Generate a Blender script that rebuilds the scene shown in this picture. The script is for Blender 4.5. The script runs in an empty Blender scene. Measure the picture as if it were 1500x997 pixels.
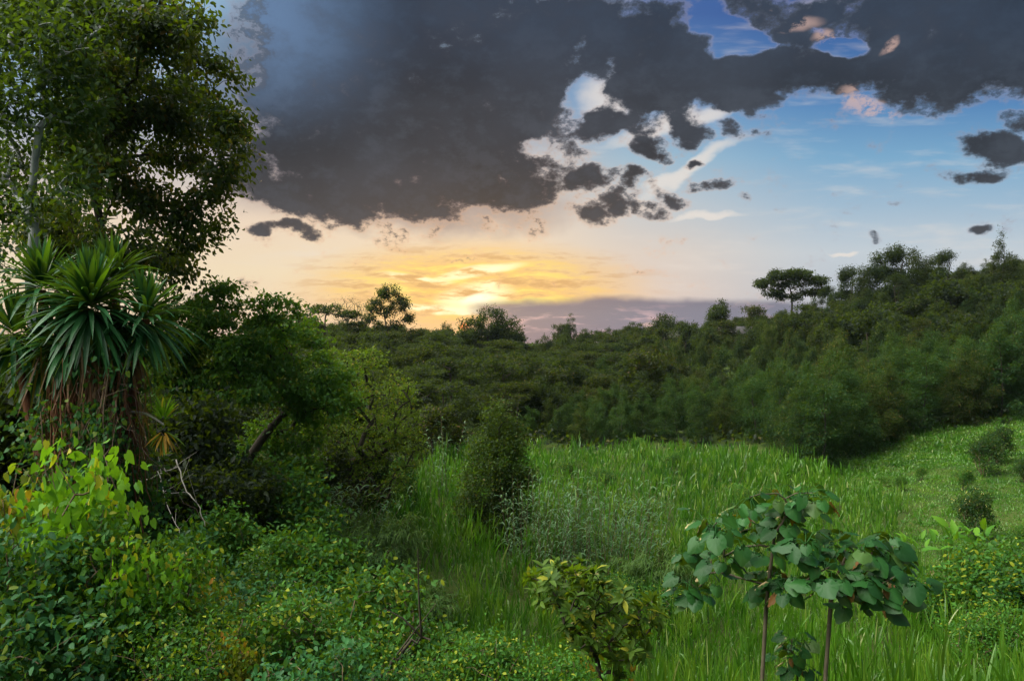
import bpy, math, random
import numpy as np
from mathutils import Vector

SC = bpy.context.scene
COL = SC.collection
R = math.radians
F = 1150.0            # focal length in pixels of the 1500 px wide photograph
CAMZ = 9.0            # eye height above the valley floor
HOR = 498.5

# ------------------------------------------------------------------ camera
cam_d = bpy.data.cameras.new('camera')
cam = bpy.data.objects.new('camera', cam_d)
COL.objects.link(cam)
cam.location = (0, 0, CAMZ)
cam.rotation_euler = (R(90), 0, 0)
cam_d.sensor_width = 36.0
cam_d.lens = 36.0 * F / 1500.0
cam_d.clip_start = 0.1
cam_d.clip_end = 6000
SC.camera = cam

# ------------------------------------------------------------------ exposure, sampling
SC.view_settings.view_transform = 'Standard'
SC.view_settings.look = 'None'
SC.view_settings.exposure = 0.0
SC.view_settings.gamma = 1.0
SC.view_settings.use_curve_mapping = False
SC.render.engine = 'CYCLES'
SC.cycles.max_bounces = 5
SC.cycles.diffuse_bounces = 3
SC.cycles.glossy_bounces = 1
SC.cycles.transmission_bounces = 3
SC.cycles.transparent_max_bounces = 4
SC.cycles.volume_bounces = 0
SC.cycles.sample_clamp_direct = 6.0
SC.cycles.sample_clamp_indirect = 2.0
SC.cycles.caustics_reflective = False
SC.cycles.caustics_refractive = False
SC.cycles.use_denoising = True
SC.cycles.denoiser = 'OPENIMAGEDENOISE'
SC.cycles.use_adaptive_sampling = False

def lin(c):
    return tuple(((v/255.0)/12.92 if v/255.0 <= 0.04045 else ((v/255.0+0.055)/1.055)**2.4) for v in c)

# ------------------------------------------------------------------ node helper
class NT:
    def __init__(s, nt):
        s.nt = nt; s.n = nt.nodes; s.l = nt.links
    def put(s, sock, v):
        if v is None: return
        if isinstance(v, bpy.types.NodeSocket): s.l.new(v, sock)
        elif isinstance(v, (tuple, list)) and sock.type == 'RGBA': sock.default_value = tuple(v)[:3] + (1.0,)
        else: sock.default_value = v
    def m(s, op, a, b=None, c=None, clamp=False):
        n = s.n.new('ShaderNodeMath'); n.operation = op; n.use_clamp = clamp
        s.put(n.inputs[0], a); s.put(n.inputs[1], b); s.put(n.inputs[2], c)
        return n.outputs[0]
    def vm(s, op, a, b=None, c=None):
        n = s.n.new('ShaderNodeVectorMath'); n.operation = op
        s.put(n.inputs[0], a)
        if b is not None: s.put(n.inputs[3] if op == 'SCALE' else n.inputs[1], b)
        if c is not None: s.put(n.inputs[2], c)
        return n.outputs[1] if op in ('LENGTH', 'DISTANCE', 'DOT_PRODUCT') else n.outputs[0]
    def mix(s, f, a, b, mode='MIX'):
        n = s.n.new('ShaderNodeMix'); n.data_type = 'RGBA'; n.blend_type = mode; n.clamp_factor = True
        s.put(n.inputs[0], f); s.put(n.inputs[6], a); s.put(n.inputs[7], b)
        return n.outputs[2]
    def ramp(s, f, stops, interp='LINEAR'):
        n = s.n.new('ShaderNodeValToRGB'); cr = n.color_ramp; cr.interpolation = interp
        while len(cr.elements) < len(stops): cr.elements.new(0.5)
        for e, (p, c) in zip(cr.elements, stops):
            e.position = p; e.color = tuple(c)[:3] + (1.0,)
        s.put(n.inputs[0], f)
        return n.outputs[0]
    def ss(s, v, a, b):
        n = s.n.new('ShaderNodeMapRange'); n.interpolation_type = 'SMOOTHSTEP'
        s.put(n.inputs[0], v); n.inputs[1].default_value = a; n.inputs[2].default_value = b
        return n.outputs[0]
    def noise(s, vec, scale, detail=5, rough=0.5, dist=0.0, lac=2.0):
        n = s.n.new('ShaderNodeTexNoise'); s.put(n.inputs['Vector'], vec)
        n.inputs['Scale'].default_value = scale; n.inputs['Detail'].default_value = detail
        n.inputs['Roughness'].default_value = rough; n.inputs['Distortion'].default_value = dist
        n.inputs['Lacunarity'].default_value = lac
        return n.outputs['Fac']
    def xyz(s, x, y, z):
        n = s.n.new('ShaderNodeCombineXYZ'); s.put(n.inputs[0], x); s.put(n.inputs[1], y); s.put(n.inputs[2], z)
        return n.outputs[0]

# ------------------------------------------------------------------ sky
SUN_AZ = math.atan((684-750)/F)          # the sun stands behind the far ridge
SUN_EL = R(3.5)
world = bpy.data.worlds.new('World')
SC.world = world
world.use_nodes = True
t = NT(world.node_tree)
t.n.clear()
tc = t.n.new('ShaderNodeTexCoord')
D = t.vm('NORMALIZE', tc.outputs['Generated'])
sp = t.n.new('ShaderNodeSeparateXYZ'); t.l.new(D, sp.inputs[0])
X, Y, Z = sp.outputs
front = t.ss(Y, 0.1, 0.35)
Yc = t.m('MAXIMUM', Y, 0.12)
U = t.m('DIVIDE', X, Yc)
V = t.m('DIVIDE', Z, Yc)
# warp the sky plane so that cloud edges billow
wv = t.n.new('ShaderNodeTexNoise'); t.put(wv.inputs['Vector'], t.vm('MULTIPLY', D, (1.0, 1.0, 1.6)))
wv.inputs['Scale'].default_value = 11.0; wv.inputs['Detail'].default_value = 4
wofs = t.vm('SCALE', t.vm('SUBTRACT', wv.outputs['Color'], (0.5, 0.5, 0.5)), 0.075)
P0 = t.xyz(U, V, 0.0)
P = t.vm('ADD', P0, t.vm('MULTIPLY', wofs, (1, 1, 0)))

def blob(pt, px, py, rx, ry, ang=0.0, inner=0.0, lump=False):
    """a soft elliptical lobe, 1 in the middle and 0 at its edge"""
    q = t.vm('SUBTRACT', pt, ((px-750)/F, (HOR-py)/F, 0.0))
    if ang:
        ca, sa = math.cos(R(-ang)), math.sin(R(-ang))
        a1 = t.vm('DOT_PRODUCT', q, (ca*F/rx, sa*F/rx, 0.0))
        a2 = t.vm('DOT_PRODUCT', q, (-sa*F/ry, ca*F/ry, 0.0))
        r2 = t.m('MULTIPLY_ADD', a2, a2, t.m('MULTIPLY', a1, a1))
    else:
        q = t.vm('MULTIPLY', q, (F/rx, F/ry, 0.0))
        r2 = t.vm('DOT_PRODUCT', q, q)
    if lump: return t.m('SUBTRACT', 1.0, r2, clamp=True)
    return t.ss(r2, 1.0, inner*inner)

def vpos(py): return max(0.0, min(1.0, ((HOR-py)/F)/0.5))
Vn = t.m('DIVIDE', V, 0.5, clamp=True)
rampL = t.ramp(Vn, [(vpos(498), lin((226,192,160))), (vpos(455), lin((240,214,178))), (vpos(400), lin((242,222,188))),
                    (vpos(320), lin((238,216,192))), (vpos(240), lin((196,190,190))), (vpos(130), lin((140,165,190))), (vpos(20), lin((150,185,215)))])
rampM = t.ramp(Vn, [(vpos(498), lin((180,165,175))), (vpos(430), lin((226,205,190))), (vpos(370), lin((222,208,196))),
                    (vpos(300), lin((196,202,206))), (vpos(230), lin((158,188,208))), (vpos(150), lin((110,155,200))), (vpos(20), lin((70,105,165)))])
rampR = t.ramp(Vn, [(vpos(498), lin((160,170,190))), (vpos(430), lin((186,194,204))), (vpos(370), lin((196,206,214))),
                    (vpos(300), lin((160,188,210))), (vpos(230), lin((122,170,205))), (vpos(150), lin((84,134,186))), (vpos(20), lin((52,90,155)))])
base = t.mix(t.ss(U, (720-750)/F, (960-750)/F), rampL, rampM)
base = t.mix(t.ss(U, (900-750)/F, (1250-750)/F), base, rampR)
# thin high streaks of cirrus
stv = t.vm('MULTIPLY', t.vm('ADD', P0, t.vm('MULTIPLY', wofs, (0.5, 0.18, 0))), (1.0, 5.5, 1.0))
streak = t.noise(stv, 6.0, 4, 0.6)
streak2 = t.noise(t.vm('ADD', stv, (3.1, 7.7, 0)), 16.0, 5, 0.62)
cir = t.m('MULTIPLY', t.ss(streak, 0.5, 0.75), 0.35)
base = t.mix(cir, base, lin((235,225,215)))
for (px, py, rx, ry, a) in ((1000,175,150,16,14), (1010,245,110,13,38), (1040,312,60,9,10), (1235,368,22,5,10), (890,140,60,40,30)):
    b = t.m('MULTIPLY', blob(P, px, py, rx, ry, -a), 0.75)
    base = t.mix(b, base, lin((238,228,218)))
Ps = t.vm('ADD', P0, t.vm('MULTIPLY', wofs, (0.5, 0.2, 0)))
# golden glow round the hidden sun
g = blob(P0, 690, 425, 300, 85)
gl = t.m('MULTIPLY', t.m('ADD', t.m('MULTIPLY', streak2, 1.1), -0.02), g, clamp=True)
base = t.mix(t.m('MULTIPLY', gl, 1.5, None, True), base, lin((252,196,88)))
gs = t.m('MULTIPLY', t.ss(t.m('ADD', t.m('MULTIPLY', streak2, 0.75), t.m('MULTIPLY', streak, 0.25)), 0.47, 0.60), blob(P0, 685, 420, 220, 62), clamp=True)
base = t.mix(gs, base, tuple(1.0*v for v in lin((255,236,132))))
gd = t.m('MULTIPLY', t.ss(streak2, 0.50, 0.36), t.m('MULTIPLY', blob(P0, 690, 415, 330, 75), 0.75), clamp=True)
base = t.mix(gd, base, lin((214,160,92)))
for (px, py, rx, ry, a) in ((698,434,22,10,25), (712,422,14,7,40), (640,452,60,5,-4), (700,398,50,6,8), (684,455,20,5,0), (610,408,42,5,-5)):
    base = t.mix(t.m('MULTIPLY', blob(Ps, px, py, rx*1.5, ry*1.6, -a), t.ss(streak2, 0.42, 0.56)), base, (1.2, 1.08, 0.66))
base = t.mix(t.m('MULTIPLY', blob(Ps, 695, 434, 70, 26, -8), t.ss(streak2, 0.38, 0.56)), base, (1.15, 1.05, 0.62))
base = t.mix(blob(Ps, 700, 436, 34, 10, -10), base, (1.3, 1.2, 0.85))
base = t.mix(blob(P0, 680, 478, 9, 7), base, (1.3, 0.30, 0.06))
# low mauve bank
lb = t.m('MULTIPLY', t.ss(V, (422-HOR)/-F, (436-HOR)/-F), 1.0)
Uw = t.vm('ADD', P0, t.vm('MULTIPLY', wofs, (1, 0.35, 0)))
bank = t.m('MAXIMUM', blob(Uw, 990, 490, 330, 62, 0, 0.8), blob(Uw, 1130, 500, 300, 60, 0, 0.6))
bank = t.m('MAXIMUM', bank, blob(Uw, 800, 465, 130, 26, 8, 0.5))
bankc = t.mix(t.ss(streak2, 0.5, 0.66), lin((106,112,134)), lin((196,166,174)))
bankc = t.mix(t.ss(V, (470-HOR)/-F, (436-HOR)/-F), bankc, lin((104,106,128)))
base = t.mix(t.m('MULTIPLY', bank, 0.9), base, bankc)
# dark clouds: lobes placed where the photograph has them, broken up by noise
cn = t.noise(t.vm('MULTIPLY', D, (1.0, 1.0, 1.5)), 22.0, 8, 0.66)
cnb = t.noise(t.vm('MULTIPLY', D, (1.0, 1.0, 1.5)), 5.0, 3, 0.5)
cov = None
def add_blob(v, op='MAXIMUM'):
    global cov
    cov = v if cov is None else t.m(op, cov, v)
MAIN = [(560,100,210,200,0,1.8), (690,110,190,150,0,1.8), (560,225,230,105,6,1.8), (690,250,150,75,0,1.5), (830,30,110,70,0,1.3),
        (500,250,170,60,4,0.6), (580,318,60,40,-20,0.6), (530,345,50,16,-10,0.4), (450,300,90,18,4,0.5), (655,305,55,30,0,0.6), (740,290,110,46,-8,0.6), (840,310,75,34,-15,0.6),
        (790,225,70,42,10,1.0), (860,318,30,30,0,0.8), (765,230,40,50,30,0.8), (845,262,60,26,0,0.95), (900,300,44,22,-14,0.8), (830,214,50,18,0,0.7),
        (960,90,115,90,0,1.6), (1040,110,120,50,0,1.4), (910,150,60,50,0,0.8), (865,165,42,36,0,1.3), (1160,108,170,40,0,1.5), (1060,125,130,36,-4,1.5), (1290,95,110,44,0,1.3), (1130,32,80,34,-20,1.2), (1190,18,90,26,0,1.2),
        (1230,125,90,34,4,0.45), (1410,60,190,90,0,1.8), (1270,15,120,40,0,0.8), (1500,90,150,70,0,0.9), (1330,125,130,35,8,0.4), (1180,66,50,30,0,1.0),
        (948,217,40,22,-14,1.1), (1003,193,34,27,0,1.15), (1060,180,34,15,-12,0.75), (1127,192,30,16,-12,0.7), (975,283,36,17,-18,0.9), (920,268,34,26,-30,0.95),
        (868,254,26,12,0,0.9), (960,306,34,13,-8,0.85), (1035,270,30,9,0,0.7), (1082,282,12,8,0,0.8), (1170,225,34,10,0,0.25),
        (1455,212,66,26,-6,1.15), (1435,250,70,17,8,0.85), (1490,180,50,14,0,0.8), (1490,125,40,16,0,0.8), (1245,325,20,5,0,0.3), (1325,295,14,5,0,0.33), (1360,305,26,7,0,0.3),
        (1440,345,22,8,0,0.75), (1280,340,16,6,0,0.7), (1130,305,20,9,0,0.7), (1022,236,14,7,0,0.9),
        (400,341,56,11,-3,1.0), (440,350,34,10,0,0.7), (410,320,26,10,0,0.7), (370,355,40,8,0,0.25)]
for (px, py, rx, ry, a, amp) in MAIN:
    add_blob(t.m('MULTIPLY', blob(P, px, py, rx*1.22, ry*1.22, -a, 0, True), amp))
NEG = [(862,128,16,60,-55,0.8), (812,185,40,18,40,0.6), (1190,45,30,14,0,0.35), (1235,72,44,15,4,1.1), (1075,58,52,24,-20,0.85), (1030,34,50,26,30,0.5), (1275,155,36,18,0,0.3), (735,262,16,10,0,0.6), (745,246,16,10,0,0.5)]
for (px, py, rx, ry, a, amp) in NEG:
    add_blob(t.m('MULTIPLY', blob(P, px, py, rx*1.2, ry*1.2, -a, 0, True), -amp), 'ADD')
cov = t.m('MINIMUM', t.m('MULTIPLY', cov, t.m('MULTIPLY', front, 2.3)), 2.9)
# the rest of the sky dome: broken cloud of its own
outside = t.m('SUBTRACT', 1.0, t.m('MULTIPLY', t.ss(Y, 0.25, 0.6), t.ss(Z, 0.75, 0.45)))
cov = t.m('ADD', cov, t.m('MULTIPLY', outside, t.ss(cnb, 0.5, 0.75)))
dens = t.m('ADD', cov, t.m('MULTIPLY', t.m('SUBTRACT', cn, 0.53), 7.0))
a_soft = t.m('POWER', t.ss(dens, 0.10, 1.75), 1.35)
thick = t.ss(dens, 0.55, 2.7)
# nearer the sun the thin edges glow, far from it they are pink and white
near = blob(P0, 700, 400, 560, 330)
edge = t.mix(near, lin((168,160,172)), lin((245,192,146)))
midc = t.mix(near, lin((80,88,102)), lin((96,82,80)))
leftb = t.m('MULTIPLY', t.ss(U, (620-750)/F, (380-750)/F), t.ss(V, (230-HOR)/-F, (30-HOR)/-F))
topb = t.ss(V, (170-HOR)/-F, (10-HOR)/-F)
core = t.mix(t.ss(cnb, 0.38, 0.66), lin((24,32,42)), lin((50,58,70)))
core = t.mix(t.m('MULTIPLY', t.ss(V, (200-HOR)/-F, (330-HOR)/-F), 0.6), core, lin((62,57,56)))
core = t.mix(t.m('MULTIPLY', t.ss(cn, 0.42, 0.66), 0.42), core, lin((80,86,98)))
core = t.mix(t.m('MULTIPLY', topb, 0.45), core, lin((44,64,90)))
core = t.mix(leftb, core, lin((100,128,164)))
cc = t.mix(t.ss(thick, 0.0, 0.25), edge, midc)
cc = t.mix(t.ss(thick, 0.12, 0.75), cc, core)
cc = t.mix(t.m('MULTIPLY', t.ss(cn, 0.62, 0.35), 0.3), cc, lin((74,76,86)))
veil = t.m('MAXIMUM', blob(P, 440, 130, 190, 230, 0), blob(P, 600, 290, 290, 70, 4))
base = t.mix(t.m('MULTIPLY', veil, 0.8), base, t.mix(t.ss(V, (300-HOR)/-F, (120-HOR)/-F), lin((136,118,122)), lin((84,98,122))))
sky = t.mix(a_soft, base, cc)
# sunlit pink-white heads on the right
for (px, py, rx, ry, a) in ((1262,143,30,16,0), (1292,155,24,14,20), (1310,66,18,10,30), (1215,58,22,14,0), (1180,222,26,9,0), (1150,30,60,14,0)):
    hb = t.m('MULTIPLY', blob(P, px, py, rx*1.3, ry*1.3, -a), t.ss(cn, 0.50, 0.60))
    sky = t.mix(t.m('MULTIPLY', hb, 0.6), sky, lin((222,186,174)))
# unseen sky overhead and behind the camera, with added fill light
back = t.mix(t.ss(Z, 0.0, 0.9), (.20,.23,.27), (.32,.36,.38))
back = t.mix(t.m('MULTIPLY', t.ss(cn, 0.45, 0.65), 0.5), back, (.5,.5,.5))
fill_patch = t.ss(t.vm('DOT_PRODUCT', D, tuple(Vector((-0.58, -0.12, 0.80)).normalized())), math.cos(R(40)), math.cos(R(24)))
back = t.mix(fill_patch, back, (13.0,13.0,11.4))      # bright patch added to the unseen sky as fill, high behind the left shoulder
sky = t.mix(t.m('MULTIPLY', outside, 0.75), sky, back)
nish = t.n.new('ShaderNodeTexSky'); nish.sky_type = 'NISHITA'; nish.sun_disc = False
nish.sun_elevation = SUN_EL; nish.sun_rotation = SUN_AZ
sky = t.mix(t.ss(Z, -0.02, -0.08), sky, lin((40,48,44)))
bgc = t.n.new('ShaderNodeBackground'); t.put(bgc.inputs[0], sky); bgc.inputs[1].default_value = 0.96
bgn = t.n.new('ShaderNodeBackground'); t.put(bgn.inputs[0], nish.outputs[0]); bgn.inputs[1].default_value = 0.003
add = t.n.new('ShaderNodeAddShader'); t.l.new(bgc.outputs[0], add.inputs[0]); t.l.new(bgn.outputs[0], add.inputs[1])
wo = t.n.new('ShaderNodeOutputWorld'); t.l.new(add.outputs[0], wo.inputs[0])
world.cycles.sampling_method = 'MANUAL'
world.cycles.sample_map_resolution = 256

# ------------------------------------------------------------------ the low sun
sd = bpy.data.lights.new('sun', 'SUN'); sd.energy = 1.3; sd.angle = R(2.5); sd.color = (1.0, 0.66, 0.34)
sun = bpy.data.objects.new('sun', sd); COL.objects.link(sun)
sdir = Vector((math.sin(SUN_AZ)*math.cos(SUN_EL), math.cos(SUN_AZ)*math.cos(SUN_EL), math.sin(SUN_EL)))
sun.rotation_euler = sdir.to_track_quat('Z', 'Y').to_euler()

# ------------------------------------------------------------------ mesh helpers
rng = np.random.default_rng(11)

def link_mesh(name, verts, faces, mats, midx=None, parent=None, smooth=False):
    """faces: list of int arrays (n,3) or (n,4); midx: one material index per array"""
    me = bpy.data.meshes.new(name)
    verts = np.asarray(verts, dtype=np.float32)
    faces = [np.asarray(f, dtype=np.int32) for f in faces]
    keep = [i for i, f in enumerate(faces) if len(f)]
    if midx is None: midx = [0]*len(faces)
    me.vertices.add(len(verts)); me.vertices.foreach_set('co', verts.ravel())
    loops = np.concatenate([faces[i].ravel() for i in keep])
    sizes = np.concatenate([np.full(len(faces[i]), faces[i].shape[1], np.int32) for i in keep])
    mi = np.concatenate([np.full(len(faces[i]), midx[i], np.int32) for i in keep])
    me.loops.add(len(loops)); me.loops.foreach_set('vertex_index', loops)
    me.polygons.add(len(sizes))
    me.polygons.foreach_set('loop_start', np.concatenate([[0], np.cumsum(sizes)[:-1]]).astype(np.int32))
    me.polygons.foreach_set('material_index', mi)
    if smooth: me.polygons.foreach_set('use_smooth', np.ones(len(sizes), dtype=bool))
    for m in mats: me.materials.append(m)
    me.update(calc_edges=True)
    o = bpy.data.objects.new(name, me); COL.objects.link(o)
    if parent: o.parent = parent
    return o

def empty(name, loc=(0, 0, 0), rz=0.0, sc=1.0):
    o = bpy.data.objects.new(name, None); COL.objects.link(o)
    o.location = loc; o.rotation_euler = (0, 0, rz)
    o.scale = (sc, sc, sc) if not hasattr(sc, '__len__') else sc
    o.empty_display_size = 0.3
    return o

def tag(o, label=None, cat=None, group=None, kind=None):
    if label: o['label'] = label
    if cat: o['category'] = cat
    if group: o['group'] = group
    if kind: o['kind'] = kind
    return o

def kids(o): return [c for c in o.children]

def copy_thing(src, loc, rz, sc, label, cat=None, group=None):
    r = src.copy(); COL.objects.link(r)
    r.location = loc; r.rotation_euler = (0, 0, rz)
    r.scale = (sc, sc, sc) if not hasattr(sc, '__len__') else sc
    r['label'] = label
    if cat: r['category'] = cat
    if group: r['group'] = group
    elif 'group' in r: del r['group']
    for ch in SRC_KIDS[src.name]:
        c = ch.copy(); COL.objects.link(c); c.parent = r
    return r
SRC_KIDS = {}

def nrm(v): return v/np.maximum(np.linalg.norm(v, axis=-1, keepdims=True), 1e-9)

# ------------------------------------------------------------------ leaf shapes (base at origin, growing along +Y, face up +Z)
def leaf_kite(w=0.5, fold=0.08):
    v = np.array([(0,0,0), (-w/2,.42,fold), (0,1,-.04), (w/2,.42,fold)])
    return v, np.array([(0,3,2), (0,2,1)])
def leaf_oval(w=0.5, fold=0.07, droop=0.12):
    v = np.array([(0,0,0), (-w*.36,.2,fold), (-w*.5,.5,fold), (-w*.3,.8,fold*.4-droop*.5), (0,1,-droop), (w*.3,.8,fold*.4-droop*.5), (w*.5,.5,fold), (w*.36,.2,fold), (0,.5,0)])
    return v, np.array([(0,8,2,1), (2,8,4,3), (0,7,6,8), (8,6,5,4)])
def leaf_heart(w=0.85, fold=0.06, droop=0.2):
    pts = [(0,.0,0), (-w*.28,-.12,fold), (-w*.5,.15,fold), (-w*.44,.48,fold*.6), (-w*.22,.8,-droop*.4), (0,1.05,-droop), (w*.22,.8,-droop*.4), (w*.44,.48,fold*.6), (w*.5,.15,fold), (w*.28,-.12,fold), (0,.35,0), (0,.75,-droop*.3)]
    return np.array(pts, float), np.array([(0,10,2,1), (2,10,11,3), (3,11,5,4), (0,9,8,10), (8,7,11,10), (7,6,5,11)])
def leaf_round(w=0.95):
    """big rounded leaf with a notch at the stalk, a short point, radiating folds and a drooping rim"""
    v = [(0, 0.10, 0.03)]; f = []
    K = 16
    for r in (.5, 1.0):
        for k in range(K):
            a = -math.pi/2 + 2*math.pi*(k+.5)/K
            rad = .5*r
            notch = 0.30 if k in (0, K-1) else 0
            tip = .16 if k in (K//2-1, K//2) else 0
            x_ = w*math.cos(a)*rad*(1-tip*1.6*r); y_ = .40+math.sin(a)*rad*(1-notch)+tip*r
            v.append((x_, y_, .03 - .42*abs(x_)**1.5 - .16*max(y_-.4, 0)*r + (.028 if k % 2 else -.022)*r))
    for k in range(K-1):
        k2 = k+1
        f.append((0, 1+k, 1+k2)); f.append((1+k, 1+K+k, 1+K+k2, 1+k2))
    return np.array(v, float), np.array(f[::2]), np.array(f[1::2])
def leaf_sprig(n=4, w=0.16, spread=0.55, L=0.6):
    """a twig tip carrying several narrow leaves; drawn as separate blades in one template"""
    V = []; Fc = []
    for i in range(n):
        t_ = i/(n-1); side = -1 if i % 2 else 1
        bx = 0; by = t_*.55
        a = side*spread*(1-.6*t_)
        d = np.array([math.sin(a), math.cos(a), -0.25]); d /= np.linalg.norm(d)
        s = np.array([math.cos(a), -math.sin(a), 0])
        b = np.array([bx, by, 0])
        k = len(V)
        V += [b, b+d*L*.45-s*w*.5, b+d*L+np.array([0,0,-.06]), b+d*L*.45+s*w*.5]
        Fc += [(k, k+3, k+2), (k, k+2, k+1)]
    return np.array(V), np.array(Fc)

def place(tmpl, pos, d, up, length, width=None):
    """instance a leaf template: pos,d,up (n,3), length (n,) -> verts, faces"""
    tv, tf = tmpl[0], tmpl[1:]
    n = len(pos); width = length if width is None else width
    d = nrm(d); x = nrm(np.cross(d, up)); z = np.cross(x, d)
    V = (pos[:, None, :] + tv[None, :, 0, None]*x[:, None, :]*width[:, None, None]
         + tv[None, :, 1, None]*d[:, None, :]*length[:, None, None]
         + tv[None, :, 2, None]*z[:, None, :]*length[:, None, None])
    off = (np.arange(n)*len(tv))[:, None, None]
    Fs = [(f[None] + off).reshape(-1, f.shape[1]) for f in tf]
    return V.reshape(-1, 3), Fs

class Soup:
    def __init__(s): s.v = []; s.f = []; s.m = []; s.n = 0
    def add(s, V, Fs, mat=0):
        s.v.append(V)
        for f in Fs:
            s.f.append(np.asarray(f) + s.n); s.m.append(mat)
        s.n += len(V)
    def build(s, name, mats, parent=None, smooth=False):
        return link_mesh(name, np.concatenate(s.v), s.f, mats, s.m, parent, smooth)

def tube(path, rad, sides=5):
    path = np.asarray(path, float); n = len(path); rad = np.broadcast_to(rad, (n,))
    tan = np.gradient(path, axis=0) if n > 1 else np.array([[0, 0, 1.]])
    tan = nrm(tan)
    ref = np.array([1., 0.13, 0.07]) if abs(tan[0][2]) > .6 else np.array([0.1, 0.1, 1.])
    u = np.cross(tan, ref); u = nrm(u); w = np.cross(tan, u)
    a = np.linspace(0, 2*np.pi, sides, endpoint=False)
    V = path[:, None] + rad[:, None, None]*(np.cos(a)[None, :, None]*u[:, None] + np.sin(a)[None, :, None]*w[:, None])
    i = np.arange(n-1)[:, None]*sides; j = np.arange(sides)[None]; j2 = (j+1) % sides
    f = np.stack([i+j, i+j2, i+sides+j2, i+sides+j], -1).reshape(-1, 4)
    return V.reshape(-1, 3), [f]

def blades(pos, d0, length, width, droop, segs=4, rg=rng):
    """arching grass blades: pos (n,3), d0 start direction (n,3) unit"""
    n = len(pos)
    t_ = np.linspace(0, 1, segs+1)
    side = nrm(np.cross(d0, np.array([0, 0, 1.]) + rg.normal(0, .25, (n, 3))))
    c = pos[:, None] + d0[:, None]*(t_[None, :, None]*length[:, None, None])
    c[..., 2] -= droop[:, None]*length[:, None]*t_[None]**2.2
    prof = np.array([.75, 1.0, .9, .6, .35, .2])[:segs+1]; prof = prof.copy(); prof[-1] = .04
    off = side[:, None]*(width[:, None, None]*.5*prof[None, :, None])
    V = np.stack([c-off, c+off], 2).reshape(n, -1, 3)
    k = np.arange(segs)*2
    f = np.stack([k, k+1, k+3, k+2], -1)
    Fs = (f[None] + (np.arange(n)*(segs+1)*2)[:, None, None]).reshape(-1, 4)
    return V.reshape(-1, 3), [Fs]

# ------------------------------------------------------------------ materials
def new_mat(name):
    m = bpy.data.materials.new(name); m.use_nodes = True
    k = NT(m.node_tree); k.n.clear()
    out = k.n.new('ShaderNodeOutputMaterial')
    return m, k, out

def leaf_mat(name, dark, light, accent=None, acc=0.0, trans=0.35, rough=0.55, spec=0.2, noise=0.35, nscale=0.6, vary=0.35):
    """leaf: colour varies leaf by leaf and slowly through the plant; a share of the light passes through"""
    m, k, out = new_mat(name)
    geo = k.n.new('ShaderNodeNewGeometry'); oi = k.n.new('ShaderNodeObjectInfo')
    rnd = geo.outputs['Random Per Island']
    tcn = k.n.new('ShaderNodeTexCoord')
    nz = k.noise(tcn.outputs['Object'], nscale, 2, 0.5)
    f = k.m('ADD', k.m('MULTIPLY', rnd, 0.65), k.m('MULTIPLY', k.m('SUBTRACT', nz, 0.3), noise*2.0))
    f = k.m('ADD', f, k.m('MULTIPLY', k.m('SUBTRACT', oi.outputs['Random'], 0.5), vary), clamp=True)
    c = k.mix(f, dark, light)
    if accent is not None:
        c = k.mix(k.m('GREATER_THAN', k.m('FRACT', k.m('MULTIPLY', rnd, 37.3)), 1-acc), c, accent)
    p = k.n.new('ShaderNodeBsdfPrincipled'); k.put(p.inputs['Base Color'], c)
    p.inputs['Roughness'].default_value = rough; p.inputs['Specular IOR Level'].default_value = spec
    tr = k.n.new('ShaderNodeBsdfTranslucent')
    hs = k.mix(0.35, c, (0.25, 0.30, 0.01)); hs = k.mix(1.0, hs, (1.3, 1.5, 0.5), 'MULTIPLY')
    k.put(tr.inputs[0], hs)
    ms = k.n.new('ShaderNodeMixShader'); ms.inputs[0].default_value = trans
    k.l.new(p.outputs[0], ms.inputs[1]); k.l.new(tr.outputs[0], ms.inputs[2]); k.l.new(ms.outputs[0], out.inputs[0])
    return m

def plain_mat(name, c1, c2, scale=4.0, rough=0.85, stretch=(1, 1, 1), bump=0.0):
    m, k, out = new_mat(name)
    tcn = k.n.new('ShaderNodeTexCoord')
    v = k.vm('MULTIPLY', tcn.outputs['Object'], stretch)
    nz = k.noise(v, scale, 4, 0.6)
    c = k.mix(k.ss(nz, .3, .7), c1, c2)
    p = k.n.new('ShaderNodeBsdfPrincipled'); k.put(p.inputs['Base Color'], c)
    p.inputs['Roughness'].default_value = rough; p.inputs['Specular IOR Level'].default_value = 0.2
    if bump:
        b = k.n.new('ShaderNodeBump'); b.inputs['Strength'].default_value = bump; k.put(b.inputs['Height'], nz)
        b.inputs['Distance'].default_value = 0.05; k.l.new(b.outputs[0], p.inputs['Normal'])
    k.l.new(p.outputs[0], out.inputs[0])
    return m

M = {}
M['bark'] = plain_mat('bark', (.06,.05,.04), (.13,.11,.085), 6, .9, (1,1,.25), .5)
M['bark_dark'] = plain_mat('dark_bark', (.03,.025,.018), (.07,.055,.04), 6, .9, (1,1,.25))
M['bark_pale'] = plain_mat('pale_bark', (.20,.21,.22), (.42,.42,.42), 5, .8, (1,1,.4), .4)
M['stem_brown'] = plain_mat('stem_brown', (.10,.065,.04), (.20,.14,.09), 9, .8, (1,1,.3))
M['twig_grey'] = plain_mat('grey_twig', (.22,.20,.17), (.38,.35,.31), 8)
M['dryvine'] = plain_mat('dry_vine', (.13,.085,.065), (.24,.16,.13), 8)
M['deadred'] = plain_mat('dead_fibre', (.10,.035,.018), (.26,.11,.06), 5, .85, (1,1,.3))
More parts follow.
